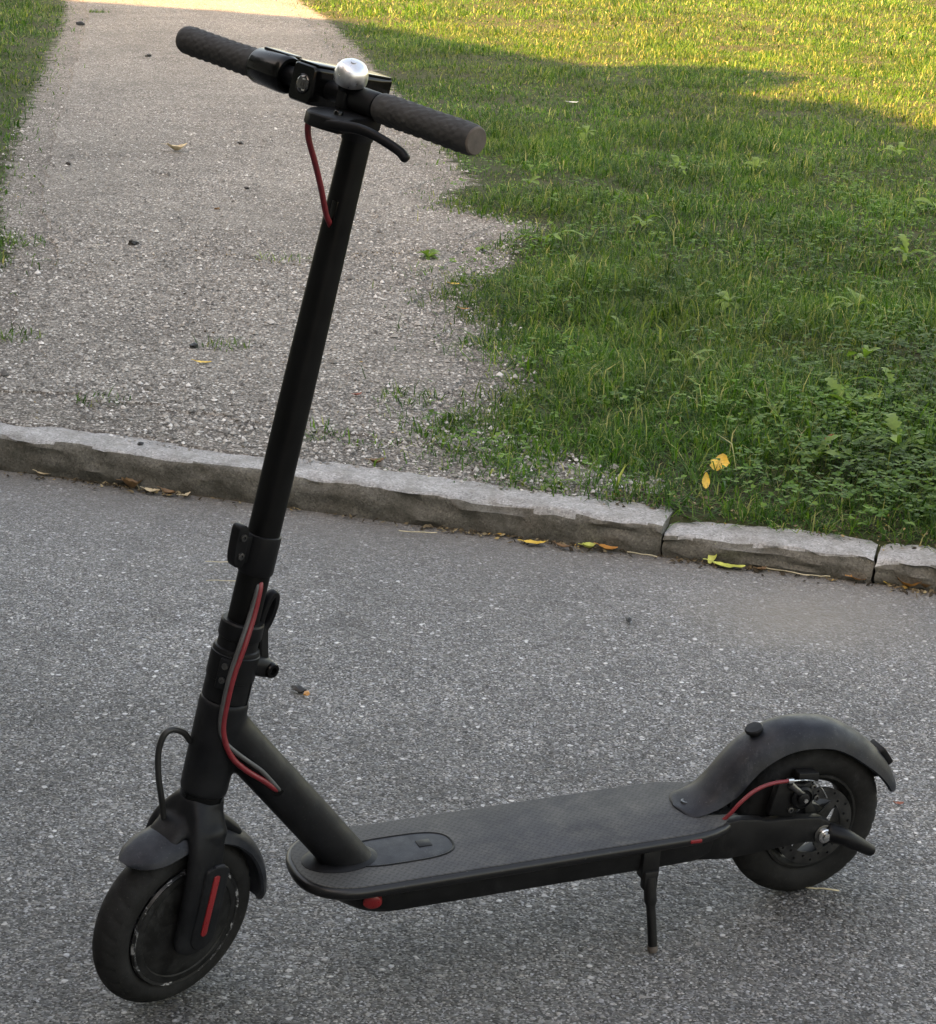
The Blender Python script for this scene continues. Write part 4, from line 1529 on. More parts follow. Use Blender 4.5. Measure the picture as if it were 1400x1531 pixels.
# battery case under the deck, nose raked back
b = bmesh.new()
ob = [(x, y) for x, y in deck_outline(0, 0.664, 0.0625, False)]
rings = []
for k, z, dx in ((0.0, 0.1365, 0.0), (0.0, 0.126, -0.006), (0.0015, 0.112, -0.018), (0.005, 0.1035, -0.029), (0.012, 0.1005, -0.036)):
    rings.append([V3(x + dx * max(0, (x - 0.50) / 0.16), y, z) for x, y in shrink(ob, k)])
loft(b, rings)
case = part('battery_case', b, M['box'], None, 40)
for sg in (1, -1):
    b = bmesh.new()
    c = V3(0.6085, 0.0622 * sg, 0.1235)
    d = V3(0.34, 0.92 * sg, -0.10).normalized()
    u = V3(0.90, -0.33 * sg, -0.2).normalized()
    v = d.cross(u)
    rings = []
    for k, h in ((1.0, -0.004), (1.0, 0.0016), (0.8, 0.0028), (0.3, 0.0034)):
        rings.append([c + d * h + u * (0.0110 * k * math.cos(t)) + v * (0.0088 * k * math.sin(t)) for t in [2 * math.pi * i / 24 for i in range(24)]])
    loft(b, rings)
    part('side_reflector', b, M['red'], case, 40)
    b = bmesh.new()
    box(b, V3(0.1960, 0.0735 * sg, 0.1415), V3(1, -0.06 * sg, 0), V3(0, 1, 0), V3(0, 0, 1), 0.0075, 0.0016, 0.0020, 0.0006)
    part('edge_reflector', b, M['red'], deck, 40)

# ---- rear arms
arm = [(0.185, 0.1340), (0.160, 0.1475), (0.1253, 0.1500), (0.100, 0.1452), (0.0914, 0.1430), (0.0870, 0.1405), (0.0428, 0.1372), (0.008, 0.1326), (-0.008, 0.1250), (-0.0140, 0.1130), (-0.0125, 0.1020), (-0.004, 0.0965), (0.0286, 0.1000), (0.0958, 0.0975), (0.138, 0.0965), (0.185, 0.1030)]
for sg in (1, -1):
    b = bmesh.new()
    plate(b, arm, 0.0375, 0.0525, lambda p, q, d, sg=sg: V3(p, sg * (d + 0.0035 * smooth01((p - 0.05) / 0.1)), q), 0.0025)
    arm_o = part('rear_arm', b, M['box'], None, 35)
    b = bmesh.new()
    lathe(b, V3(0.0, 0.0525 * sg, WR), V3(0, sg, 0), [(0.0135, -0.001), (0.0135, 0.0012), (0.0118, 0.0018)], 28)
    part('axle_washer', b, M['dark_steel'], arm_o, 30)
    b = bmesh.new()
    lathe(b, V3(0.0, 0.0530 * sg, WR), V3(0, sg, 0), [(0.0098, 0.0), (0.0098, 0.0048), (0.0085, 0.0062), (0.0060, 0.0066), (0.0052, 0.0095), (0.0, 0.0105)], 6 if sg < 0 else 18)
    part('axle_nut', b, M['steel'], arm_o, 30)
b = bmesh.new()     # rubber-capped spigot behind the axle
pts = [V3(-0.010, 0.052, 0.1085), V3(-0.024, 0.060, 0.1055), V3(-0.045, 0.064, 0.0935), V3(-0.066, 0.063, 0.0800)]
cp = catmull(pts, 5)
sweep(b, cp, [0.0135 - 0.0058 * i / (len(cp) - 1) for i in range(len(cp))], n=18, round_ends=True)
part('axle_spigot', b, M['plastic'], arm_o, 50)

# ---- rear wheel
rw = empty('rear_wheel', (0, 0, WR), parent=scooter)
cw = V3(0, 0, WR)
at_wheel(wheel_tyre(cw, V3(0, 1, 0), V3(1, 0, 0), V3(0, 0, 1), M['rubber'], rw, False))
b = bmesh.new()
pr = [(0.0585, -0.016), (0.0635, -0.0200), (0.0668, -0.0198), (0.0672, -0.0165), (0.0655, -0.012), (0.0655, 0.012), (0.0672, 0.0165), (0.0668, 0.0198), (0.0635, 0.0200), (0.0585, 0.016), (0.0565, 0.012), (0.0565, -0.012)]
rings = []
for j in range(96):
    t = 2 * math.pi * j / 96
    d = V3(math.cos(t), 0, math.sin(t))
    rings.append([cw + d * r + V3(0, w, 0) for r, w in pr])
loft(b, rings, loop=True)
at_wheel(part('rim', b, M['hub'], rw, 30))
b = bmesh.new()
lathe(b, cw, V3(0, 1, 0), [(0.0, -0.036), (0.012, -0.036), (0.013, -0.024), (0.022, -0.020), (0.024, 0.016), (0.018, 0.022), (0.012, 0.028), (0.011, 0.0375), (0, 0.0375)], 32)
at_wheel(part('hub', b, M['hub'], rw, 30))
for q in range(5):
    t = R(18 + 72 * q)
    d = V3(math.cos(t), 0, math.sin(t))
    s_ = V3(-math.sin(t), 0, math.cos(t))
    b = bmesh.new()
    loft(b, [[cw + d * r + s_ * (p * w_) + V3(0, q_, 0) for p, q_ in ((-1, -0.008), (1, -0.008), (1, 0.008), (-1, 0.008))] for r, w_ in ((0.021, 0.0085), (0.035, 0.0065), (0.050, 0.0068), (0.0585, 0.0105))])
    bmesh.ops.bevel(b, geom=b.edges[:], offset=0.0015, segments=1, affect='EDGES')
    at_wheel(part('spoke', b, M['hub'], rw, 30))
# brake disc: slotted ring on a spider
b = bmesh.new()
n = 60
for z0, z1 in ((0.0275, 0.0297),):
    def ringpts(r, y_):
        return [cw + V3(r * math.cos(2 * math.pi * j / n), y_, r * math.sin(2 * math.pi * j / n)) for j in range(n)]
    a1, a2, b1, b2 = ([b.verts.new(p) for p in ringpts(r, y_)] for r, y_ in ((0.0385, z0), (0.0545, z0), (0.0385, z1), (0.0545, z1)))
    for j in range(n):
        k = (j + 1) % n
        b.faces.new((a1[j], a1[k], a2[k], a2[j]))
        b.faces.new((b1[j], b2[j], b2[k], b1[k]))
        b.faces.new((a2[j], a2[k], b2[k], b2[j]))
        b.faces.new((a1[j], b1[j], b1[k], a1[k]))
for q in range(6):
    t = R(10 + 60 * q)
    d = V3(math.cos(t), 0, math.sin(t))
    s_ = V3(-math.sin(t), 0, math.cos(t))
    loft(b, [[cw + d * r + s_ * p + V3(0, y_, 0) for p, y_ in ((-w_, 0.0278), (w_, 0.0278), (w_, 0.0294), (-w_, 0.0294))] for r, w_ in ((0.016, 0.008), (0.040, 0.004))])
at_wheel(part('brake_disc', b, M['disc'], rw, 25))
for q in range(24):
    t = R(15 * q)
    b = bmesh.new()
    r_ = 0.0435 if q % 2 else 0.0495
    lathe(b, cw + V3(r_ * math.cos(t), 0.0297, r_ * math.sin(t)), V3(0, 1, 0), [(0.0, 0.0003), (0.0017, 0.0003), (0.0018, 0.0)], 10)
    at_wheel(part('disc_hole', b, M['gloss'], rw, 25))

# ---- brake caliper on the near arm
b = bmesh.new()
box(b, V3(0.0560, 0.0400, 0.1620), V3(1, 0, 0.25), V3(0, 1, 0), V3(-0.25, 0, 1), 0.019, 0.0060, 0.0235, 0.003)
box(b, V3(0.0340, 0.0365, 0.1655), V3(1, 0, -0.3), V3(0, 1, 0), V3(0.3, 0, 1), 0.0170, 0.0105, 0.0150, 0.004)
box(b, V3(0.0260, 0.0360, 0.1880), V3(1, 0, 0.1), V3(0, 1, 0), V3(0, 0, 1), 0.0150, 0.0085, 0.0065, 0.002)
cal = part('brake_caliper', b, M['box'], None, 35)
b = bmesh.new()
lathe(b, V3(0.0360, 0.044, 0.1640), V3(0, 1, 0), [(0.0, 0.0), (0.0150, 0.0), (0.0155, 0.0060), (0.0125, 0.0085), (0.0120, 0.0060), (0.0080, 0.0060), (0.0078, 0.0100), (0.0050, 0.0115), (0.0, 0.0115)], 28)
part('piston_cap', b, M['plastic'], cal, 30)
b = bmesh.new()
lathe(b, V3(0.0345, 0.0550, 0.1630), V3(0, 1, 0), [(0.0, 0.0), (0.0030, 0.0), (0.0030, 0.0022), (0.0, 0.0022)], 6)
part('screw', b, M['steel'], cal, 30)
b = bmesh.new()     # cable arm with the clamped wire end
sweep(b, [V3(0.0350, 0.0500, 0.1680), V3(0.0480, 0.0505, 0.1790), V3(0.0560, 0.050, 0.1860)], [0.0045, 0.0040, 0.0050], [0.003, 0.003, 0.0035], n=10)
part('cable_arm', b, M['dark_steel'], cal, 40)
cable('wire_end', [V3(0.0620, 0.050, 0.1915), V3(0.050, 0.0500, 0.1905), V3(0.034, 0.0480, 0.1880), V3(0.018, 0.0470, 0.1830), V3(0.006, 0.047, 0.170), V3(-0.002, 0.047, 0.157)], 0.0010, M['steel'], cal, 6, 6)
cable('rear_brake_cable', [V3(0.148, 0.044, 0.143), V3(0.1365, 0.0480, 0.157), V3(0.1240, 0.050, 0.1725), V3(0.1056, 0.05, 0.1855), V3(0.084, 0.05, 0.1915), V3(0.0600, 0.05, 0.1920)], 0.0025, M['red_cable'])
b = bmesh.new()
sweep(b, [V3(0.0605, 0.05, 0.1920), V3(0.0530, 0.05, 0.1912)], 0.0036, n=12)
part('cable_ferrule', b, M['steel'], cal, 30)
for px, pz in ((0.020, 0.176), (0.014, 0.160), (0.050, 0.148)):
    b = bmesh.new()
    lathe(b, V3(px, 0.0455, pz), V3(0, 1, 0), [(0.0, 0.0), (0.0042, 0.0), (0.0040, 0.0032), (0.0022, 0.0036), (0.0020, 0.0015), (0, 0.0015)], 14)
    part('bolt', b, M['dark_steel'], cal, 30)

# ---- rear mudguard, tongue lying on the deck
crest = [(0.1905, 0.1520), (0.176, 0.1548), (0.158, 0.1665), (0.1405, 0.1860), (0.122, 0.2080), (0.1010, 0.2270), (0.0710, 0.2425), (0.0420, 0.2492), (0.0120, 0.2492), (-0.0200, 0.2435), (-0.0500, 0.2300), (-0.0780, 0.2105), (-0.1010, 0.1880), (-0.1180, 0.1640), (-0.1290, 0.1400)]
cp = catmull([V3(x, 0, z) for x, z in crest], 4)
m_ = len(cp)
nrm, hw, dp = [], [], []
for i in range(m_):
    t = (cp[min(i + 1, m_ - 1)] - cp[max(i - 1, 0)]).normalized()
    nn = V3(t.z, 0, -t.x)
    if nn.z < 0 and i < m_ - 8:
        nn = -nn
    if i >= m_ - 8 and nn.x > 0:
        nn = -nn
    nrm.append(nn)
    f = i / (m_ - 1)
    k0 = math.sqrt(max(0.01, 1 - (1 - min(f / 0.085, 1)) ** 2))
    k1 = math.sqrt(max(0.10, 1 - (1 - min((1 - f) / 0.05, 1)) ** 2))
    hw.append(0.0345 * min(k0, 1) * (0.55 + 0.45 * k1))
    dp.append((0.004 + 0.023 * smooth01((f - 0.05) / 0.2)) * (0.4 + 0.6 * k1) * (1 - 0.35 * smooth01((f - 0.75) / 0.25)))
rf = part('rear_fender', fender_mesh(cp, nrm, V3(0, 1, 0), hw, dp), M['fender'], None, 50)
b = bmesh.new()     # latch hook on top of the mudguard
lathe(b, V3(0.0830, 0.0, 0.2350), V3(0.36, 0, 0.93), [(0.0078, 0.0), (0.0078, 0.0060), (0.0115, 0.0068), (0.0120, 0.0100), (0.0105, 0.0118), (0.0, 0.0122)], 20)
part('fender_hook', b, M['plastic'], rf, 40)
for x_, y_ in ((0.1745, 0.0),):
    b = bmesh.new()
    lathe(b, V3(x_, y_, 0.1546), V3(-0.1, 0, 1), [(0.0058, -0.001), (0.0056, 0.0010), (0.0036, 0.0012), (0.0032, 0.0004), (0.0, 0.0004)], 18)
    part('fender_screw', b, M['dark_steel'], rf, 40)
b = bmesh.new()     # tail lamp
tl_d = V3(-0.80, 0, 0.60)
tl_u = V3(-0.60, 0, -0.80)
box(b, V3(-0.1095, 0.0, 0.1845) - tl_d * 0.0025, tl_u, V3(0, 1, 0), tl_d, 0.014, 0.0150, 0.0050, 0.0025)
tail = part('tail_lamp', b, M['plastic'], rf, 40)
b = bmesh.new()
box(b, V3(-0.1095, 0.0, 0.1845) + tl_d * 0.0023, tl_u, V3(0, 1, 0), tl_d, 0.0100, 0.011, 0.0010, 0.0008)
part('tail_lens', b, M['dark_red'], rf, 40)

# ---- kickstand
b = bmesh.new()
box(b, V3(0.2515, 0.0600, 0.1150), V3(1, 0, 0), V3(0, 1, 0), V3(0, 0, 1), 0.0120, 0.0085, 0.0200, 0.003)
box(b, V3(0.2520, 0.0660, 0.0945), V3(1, 0, 0), V3(0, 1, 0), V3(0, 0, 1), 0.0095, 0.0065, 0.0130, 0.003)
ks = part('kickstand', b, M['box'], None, 40)
b = bmesh.new()
pts = [V3(0.2520, 0.0665, 0.0985), V3(0.2515, 0.0735, 0.0680), V3(0.2505, 0.0805, 0.0380), V3(0.2500, 0.0872, 0.0090)]
cp = catmull(pts, 5)
m_ = len(cp)
sweep(b, cp, [0.0076 if i < m_ * 0.35 else 0.0056 for i in range(m_)], n=18, up=(1, 0, 0), power=2.4)
part('stand_leg', b, M['box'], ks, 40)
b = bmesh.new()
sweep(b, [V3(0.2500, 0.0866, 0.0120), V3(0.2500, 0.0878, 0.0072), V3(0.2500, 0.0884, 0.0046)], [0.0064, 0.0066, 0.0055], n=18, up=(1, 0, 0))
part('stand_foot', b, M['grip_end'], ks, 40)
# ------------------------------------------------------------------ weeds, tufts and litter
def leaf_blade(L, W, bend, teeth, seed, fold=0.25, nseg=12):
    """one leaf along +x, rising and bending over; toothed edge"""
    r = random.Random(seed)
    b = bmesh.new()
    rows = []
    x, z, ang = 0.0, 0.0, R(48)
    for i in range(nseg + 1):
        t = i / nseg
        w = W * (0.10 + 0.95 * math.sin(math.pi * min(t * 1.02, 1) ** 1.35) ** 0.8) if t > 0.02 else W * 0.10
        if t > 0.97: w = W * 0.04
        if teeth and 0.15 < t < 0.9 and i % 2:
            w *= 0.52
        w2 = w * r.uniform(0.85, 1.15)
        yo = r.uniform(-0.03, 0.03) * L * t
        rows.append([b.verts.new((x, -w / 2 + yo, z + fold * w / 2)), b.verts.new((x, yo, z)), b.verts.new((x, w2 / 2 + yo, z + fold * w2 / 2))])
        x += L / nseg * math.cos(ang)
        z += L / nseg * math.sin(ang)
        ang -= bend / nseg
    for a, c in zip(rows[:-1], rows[1:]):
        b.faces.new((a[0], a[1], c[1], c[0]))
        b.faces.new((a[1], a[2], c[2], c[1]))
    return bm_mesh(b, 'leaf', fix=False)


LEAF = [leaf_blade(0.095, 0.026, R(75), True, 1), leaf_blade(0.11, 0.022, R(95), True, 2), leaf_blade(0.075, 0.030, R(70), False, 3), leaf_blade(0.060, 0.028, R(85), False, 4)]
for me in LEAF:
    me.materials.append(M['weed'])
    me.polygons.foreach_set('use_smooth', [True] * len(me.polygons))


def weed(x, y, scale, count, kinds, label, seed, up=0.0, group='weeds in the lawn'):
    r = random.Random(seed)
    root = empty('weed_plant', (x, y, ground_z(x, y) + up * 1.5))
    tag(root, label, 'weed', group)
    for k in range(count):
        o = bpy.data.objects.new('leaf', LEAF[kinds[k % len(kinds)]])
        col.objects.link(o)
        o.parent = root
        o.rotation_euler = (r.uniform(-0.3, 0.3), r.uniform(-0.35, 0.55), 6.283 * k / count + r.uniform(-0.4, 0.4))
        s = scale * 0.92 * r.uniform(0.6, 1.25)
        o.scale = (s, s, s)
    return root


WEEDS = [
    (-0.149, 6.131, 0.75, 9, (2, 3), 'flat broad-leaved weed growing alone in the gravel beside the lawn edge', 0.005),
    (0.215, 6.40, 1.25, 5, (1, 2), 'tall pale-leaved weed standing up where the lawn bulges into the path', 0.01),
    (1.082, 8.032, 1.1, 7, (2, 3), 'broad-leaved weed far back in the shaded lawn', 0.02),
    (0.298, 6.05, 0.85, 7, (0, 1), 'narrow-leaved weed in the lawn just in front of the tall pale one', 0.01),
    (0.700, 5.531, 1.0, 8, (2, 3), 'broad pale-leaved weed in the middle of the lawn', 0.02),
    (0.678, 4.36, 1.15, 6, (0, 1), 'toothed dandelion rosette behind the yellow leaf at the clover edge', 0.02),
    (0.840, 4.44, 1.05, 6, (0, 2), 'dandelion rosette in the clover, next behind the toothed one', 0.025),
    (0.911, 4.151, 1.1, 7, (0, 1), 'dandelion with big jagged leaves in the thick of the clover', 0.02),
    (0.956, 4.866, 0.95, 5, (2, 0), 'light green weed leaf cluster at the far side of the clover', 0.03),
    (0.723, 4.10, 1.0, 6, (1, 0), 'dandelion with upright toothed leaves between yellow leaf and clover', 0.01),
    (0.976, 4.60, 0.95, 6, (0, 1), 'dandelion half hidden in clover by the picture edge', 0.02),
    (0.170, 3.905, 0.62, 10, (0, 3), 'small grey-green weed hanging over the long kerb stone', 0.0),
    (0.178, 7.437, 0.9, 6, (2, 3), 'small broad weed at the lawn edge under the right grip', 0.02),
    (0.760, 7.959, 0.95, 6, (2, 1), 'bright weed in the shaded lawn, two steps behind the bare patch', 0.02),
    (0.907, 3.86, 0.9, 6, (0, 1), 'low weed close behind the last kerb stone', 0.005),
    (0.55, 6.75, 0.9, 7, (0, 2), 'dandelion rosette in the shaded lawn level with the bare patch', 0.02),
    (1.35, 6.35, 1.0, 8, (0, 1), 'jagged dandelion in the lawn by the picture edge above the clover', 0.02),
    (1.05, 5.55, 1.0, 7, (0, 2), 'dandelion just beyond the far end of the clover', 0.02),
    (0.52, 4.85, 0.8, 7, (0, 1), 'small dandelion in plain grass between wedge and clover', 0.015),
    (0.38, 5.25, 0.8, 6, (2, 3), 'low plantain in the grass right of the lawn notch', 0.015),
    (1.75, 8.60, 1.2, 7, (2, 0), 'leafy weed at the picture edge just below the sunlit strip', 0.02),
    (0.45, 8.85, 1.1, 7, (2, 3), 'plantain in the shaded lawn below the white petal', 0.02),
    (1.62, 7.25, 1.1, 7, (0, 2), 'dandelion at the picture edge halfway up the shaded lawn', 0.02),
    (0.02, 6.313, 0.6, 7, (3, 2), 'tiny leafy weed between the gravel one and the lawn bulge', 0.005),
]
for i, (x, y, s, c, kd, lb, up) in enumerate(WEEDS):
    weed(x, y, s, c, kd, lb, 40 + i, up)

TUFTS = [
    (-0.568, 6.034, 0.07, 60, 'small dark grass tuft in the gravel just behind the stem'),
    (-0.143, 4.484, 0.06, 110, 'low grass tuft in the gravel between lawn wedge and path'),
    (-0.331, 4.186, 0.06, 70, 'sparse grass tuft in the gravel right beside the stem above the kerb'),
    (-0.618, 4.913, 0.05, 70, 'flat brownish grass tuft beside the dark clod on the path'),
    (-0.812, 4.337, 0.05, 40, 'faint grass sprouts in the gravel close to the kerb at the left'),
    (-2.671, 14.40, 0.06, 160, 'grass tuft at the far end of the path by the verge corner'),
    (-1.448, 6.155, 0.10, 160, 'grass tuft at the left picture edge, the farther of two'),
    (-1.168, 4.928, 0.07, 120, 'grass tuft at the left picture edge, the nearer of two'),
    (-0.203, 4.126, 0.05, 30, 'few grass blades at the kerb where the lawn wedge ends'),
]
for i, (x, y, r_, n_, lb) in enumerate(TUFTS):
    a = nrng.uniform(0, 6.28, n_)
    q = r_ * np.sqrt(nrng.random(n_))
    Pt = np.column_stack([x + q * np.cos(a) * 1.3, y + q * np.sin(a)])
    Vv, Tt = blades(Pt, nrng.uniform(0.015, 0.045, n_), nrng.uniform(0.002, 0.0035, n_), nrng.uniform(0.2, 1.3, n_), 300 + i)
    o = link('grass_tuft', np_mesh('grass_tuft', Vv + np.array([0, 0, 0.004]), Tt), M['grass'], smooth=0)
    tag(o, lb, 'grass tuft', 'grass tufts in the gravel')


def leaf_mat(name, c):
    return plain(name, c, 0.55, var=0.35, scale=55)


LM = {'yellow': leaf_mat('yellow_leaf', (0.62, 0.40, 0.07)), 'lime': leaf_mat('yellow_green_leaf', (0.42, 0.45, 0.10)), 'orange': leaf_mat('orange_leaf', (0.45, 0.20, 0.05)), 'brown': leaf_mat('brown_leaf', (0.16, 0.085, 0.035)),
      'pale': leaf_mat('pale_dry_leaf', (0.50, 0.40, 0.26)), 'dark': leaf_mat('dark_clod', (0.006, 0.005, 0.004)), 'red': leaf_mat('red_brown_leaf', (0.22, 0.06, 0.03)), 'straw': leaf_mat('straw', (0.46, 0.40, 0.27)), 'white': leaf_mat('white_petal', (0.75, 0.74, 0.70))}


def fallen_leaf(x, y, z, L, W, rotz, curl, colour, label, tilt=0.0, seed=0, name='fallen_leaf', cat='leaf', group='fallen leaves'):
    r = random.Random(seed * 13 + 5)
    b = bmesh.new()
    rows = []
    n = 9
    for i in range(n + 1):
        t = i / n
        w = W / 2 * math.sin(math.pi * (0.04 + 0.94 * t) ** 0.85) ** 0.75 * r.uniform(0.86, 1.1)
        xx = (t - 0.5) * L
        zz = curl * L * (4 * (t - 0.5) ** 2) * 0.35 + r.uniform(-1, 1) * 0.015 * L
        row = []
        for f in (-1, -0.5, 0, 0.5, 1):
            row.append(b.verts.new((xx, w * f, zz + abs(f) ** 1.6 * w * curl * 0.9 + r.uniform(-1, 1) * 0.02 * L)))
        rows.append(row)
    for a, c in zip(rows[:-1], rows[1:]):
        for k in range(4):
            b.faces.new((a[k], a[k + 1], c[k + 1], c[k]))
    # stalk
    if tilt == 0:
      st = [rows[0][2].co + Vector((-L * 0.30 * k / 4, L * 0.05 * math.sin(k), 0.004 * k / 4)) for k in range(5)]
      sweep(b, st, 0.0008, n=5)
    zmin = min(v.co.z for v in b.verts)
    me = bm_mesh(b, name, fix=False)
    o = link(name, me, LM[colour], None, 60)
    o.location = (x, y, z - zmin * math.cos(tilt) + abs(math.sin(tilt)) * L * 0.42)
    o.rotation_euler = (0.0, -tilt, rotz)
    tag(o, label, cat, group)
    return o


def clod(x, y, z, s, colour, label, seed, name='soil_clod', cat='clod', group='dark clods on the path', stretch=1.4):
    s *= 0.8
    b = bmesh.new()
    bmesh.ops.create_icosphere(b, subdivisions=2, radius=1)
    for v in b.verts:
        k = 1 + 0.8 * noise.noise(v.co * 1.9 + Vector((seed * 3.1, 0, 0)))
        v.co = Vector((v.co.x * s * stretch, v.co.y * s, max(v.co.z, -0.5) * s * 0.75)) * k
    o = link(name, bm_mesh(b, name), LM[colour], None, 40)
    o.location = (x, y, z + s * 0.35)
    o.rotation_euler = (0, 0, seed * 1.7)
    tag(o, label, cat, group)


def straw(x, y, z, L, rot, label, colour='straw', r_=0.0011, seed=0, group='straws on the road'):
    b = bmesh.new()
    rr = random.Random(seed)
    pts = [Vector(((t / 6 - 0.5) * L, rr.uniform(-1, 1) * L * 0.02, r_ + abs(math.sin(t * 0.9 + seed)) * 0.0015)) for t in range(7)]
    sweep(b, pts, r_, n=6)
    o = link('straw', bm_mesh(b, 'straw'), LM[colour], None, 60)
    o.location = (x, y, z)
    o.rotation_euler = (0, 0, rot)
    tag(o, label, 'straw', group)


RZ = 0.003
fallen_leaf(0.131, 3.716, RZ, 0.042, 0.020, 0.1, 0.25, 'yellow', 'yellow leaf lying against the foot of the long kerb stone', seed=1)
fallen_leaf(0.185, 3.702, RZ, 0.030, 0.014, -0.5, 0.5, 'brown', 'brown leaf scrap between the yellow and the curled green leaf', seed=2)
fallen_leaf(0.235, 3.702, RZ, 0.030, 0.022, 0.4, 0.8, 'lime', 'curled green leaf at the kerb touching an orange one', seed=3)
fallen_leaf(0.272, 3.698, RZ, 0.036, 0.020, -0.2, 0.5, 'orange', 'orange leaf at the kerb touching a curled green one', seed=4)
fallen_leaf(0.495, 3.622, RZ, 0.062, 0.020, -0.25, 0.3, 'lime', 'long yellow-green leaf lying below the short kerb stone', seed=5)
fallen_leaf(0.468, 3.650, RZ, 0.040, 0.016, 1.0, 0.4, 'lime', 'narrow green leaf standing up against the short kerb stone', tilt=1.0, seed=6)
fallen_leaf(0.555, 3.612, RZ, 0.024, 0.012, 0.5, 0.5, 'brown', 'small brown leaf at the tip of the long yellow-green one', seed=7)
fallen_leaf(0.735, 3.573, RZ, 0.040, 0.022, 0.2, 0.55, 'orange', 'orange-brown leaf just before the second kerb joint', seed=8)
fallen_leaf(0.820, 3.548, RZ, 0.046, 0.026, -0.5, 0.8, 'orange', 'crumpled orange leaf beyond the second kerb joint', seed=9)
fallen_leaf(0.852, 3.545, RZ, 0.032, 0.022, 0.7, 0.9, 'brown', 'crumpled brown leaf beside the crumpled orange one', seed=10)
fallen_leaf(0.790, 3.560, RZ, 0.020, 0.010, 0.2, 0.3, 'yellow', 'tiny yellow leaf scrap at the second kerb joint', seed=11)
fallen_leaf(-0.688, 3.978, RZ, 0.048, 0.030, 0.6, 1.1, 'brown', 'curled dark brown leaf at the kerb left of the stem', seed=12)
fallen_leaf(-0.645, 3.952, RZ, 0.032, 0.018, -0.2, 0.5, 'pale', 'pale dry leaf beside the curled dark brown one', seed=13)
fallen_leaf(-0.575, 3.934, RZ, 0.030, 0.012, 0.9, 0.6, 'pale', 'narrow pale leaf scrap at the kerb, nearest the stem', seed=14)
fallen_leaf(-0.610, 3.945, RZ, 0.034, 0.018, -0.4, 0.7, 'brown', 'brown leaf between two pale scraps at the kerb', seed=15)
fallen_leaf(-0.885, 4.045, RZ, 0.032, 0.009, -0.3, 0.3, 'pale', 'thin pale leaf lying alone below the kerb at the far left', seed=16)
fallen_leaf(0.518, 4.035, 0.064, 0.052, 0.040, 1.15, 0.75, 'yellow', 'bright yellow leaf standing in the grass behind the short kerb stone', tilt=0.5, seed=31)
fallen_leaf(0.478, 3.935, 0.062, 0.034, 0.016, 1.5, 0.5, 'yellow', 'small yellow leaf in the grass below the bright standing one', tilt=1.0, seed=18)
fallen_leaf(0.771, 4.21, 0.085, 0.034, 0.024, 0.4, 0.5, 'red', 'reddish leaf sunk among the dandelions by the clover', tilt=0.6, seed=19)
fallen_leaf(-0.19, 3.985, 0.071, 0.034, 0.020, 0.5, 0.8, 'brown', 'curled brown leaf on the edge of the long kerb stone', seed=20)
fallen_leaf(-0.644, 4.737, ground_z(-0.644, 4.737) + 0.008, 0.038, 0.017, 0.1, 0.3, 'yellow', 'yellow leaf on the gravel near the dark clod', seed=21)
fallen_leaf(-1.204, 8.112, ground_z(-1.2, 8.11) + 0.008, 0.085, 0.045, 0.5, 0.8, 'pale', 'curled tan leaf on the path below the left grip', seed=22)
fallen_leaf(-0.061, 5.736, ground_z(-0.06, 5.7) + 0.012, 0.026, 0.020, 0.1, 0.3, 'yellow', 'little round yellow leaf at the lawn edge', seed=23)
fallen_leaf(-0.028, 5.412, ground_z(-0.03, 5.4) + 0.012, 0.026, 0.014, 0.1, 0.4, 'orange', 'little orange leaf at the lawn edge, nearer than the yellow one', seed=24)
fallen_leaf(-0.261, 4.494, ground_z(-0.26, 4.5) + 0.008, 0.026, 0.014, 0.8, 0.5, 'red', 'small reddish leaf on the gravel by the low grass tuft', seed=25)
fallen_leaf(0.424, 9.655, ground_z(0.42, 9.66) + 0.07, 0.05, 0.03, 0.3, 0.3, 'white', 'small white petal lying on the shaded lawn far back', seed=26, name='white_petal', cat='petal')
fallen_leaf(0.630, 2.637, RZ, 0.014, 0.009, 0.4, 0.5, 'red', 'tiny red-brown leaf on the asphalt behind the rear wheel', seed=27)
clod(-0.691, 4.899, ground_z(-0.69, 4.9) + 0.006, 0.012, 'dark', 'dark clod beside the flat grass tuft on the path', 1)
clod(-1.053, 6.176, ground_z(-1.05, 6.18) + 0.006, 0.013, 'dark', 'long dark clod lying alone left of the stem', 2, stretch=2.0)
clod(-1.546, 7.665, ground_z(-1.55, 7.67) + 0.006, 0.012, 'dark', 'dark clod near the grass verge below the far grip end', 3)
clod(-1.882, 11.632, ground_z(-1.88, 11.63) + 0.006, 0.016, 'dark', 'dark clod farther up the path above and left of the grip end', 4)
clod(-0.982, 8.373, ground_z(-0.98, 8.37) + 0.006, 0.012, 'dark', 'dark clod on the path below the headlight', 5)
clod(-2.6, 13.379, ground_z(-2.6, 13.38) + 0.006, 0.026, 'dark', 'largest dark clod at the top of the path by the verge', 6)
clod(-0.835, 7.30, ground_z(-0.83, 7.3) + 0.006, 0.009, 'dark', 'small dark clod beside the red brake cable', 7)
clod(-0.885, 6.867, ground_z(-0.88, 6.87) + 0.006, 0.008, 'brown', 'small brown clod on the path left of the cable slot', 8)
clod(-0.257, 2.966, RZ, 0.009, 'dark', 'dark pebble on the asphalt right of the folding joint', 9, name='pebble', cat='pebble', group='pebbles on the asphalt')
clod(-0.243, 2.950, RZ, 0.006, 'orange', 'small orange crumb touching the dark pebble on the asphalt', 10, name='pebble', cat='crumb', group='pebbles on the asphalt')
clod(-0.684, 4.050, 0.074, 0.006, 'dark', 'dark pebble on top of the long kerb stone', 11, name='pebble', cat='pebble', group='pebbles on the kerb')
clod(0.287, 3.324, RZ, 0.006, 'dark', 'small dark clod on the asphalt in front of the long kerb stone', 12, stretch=2.0)
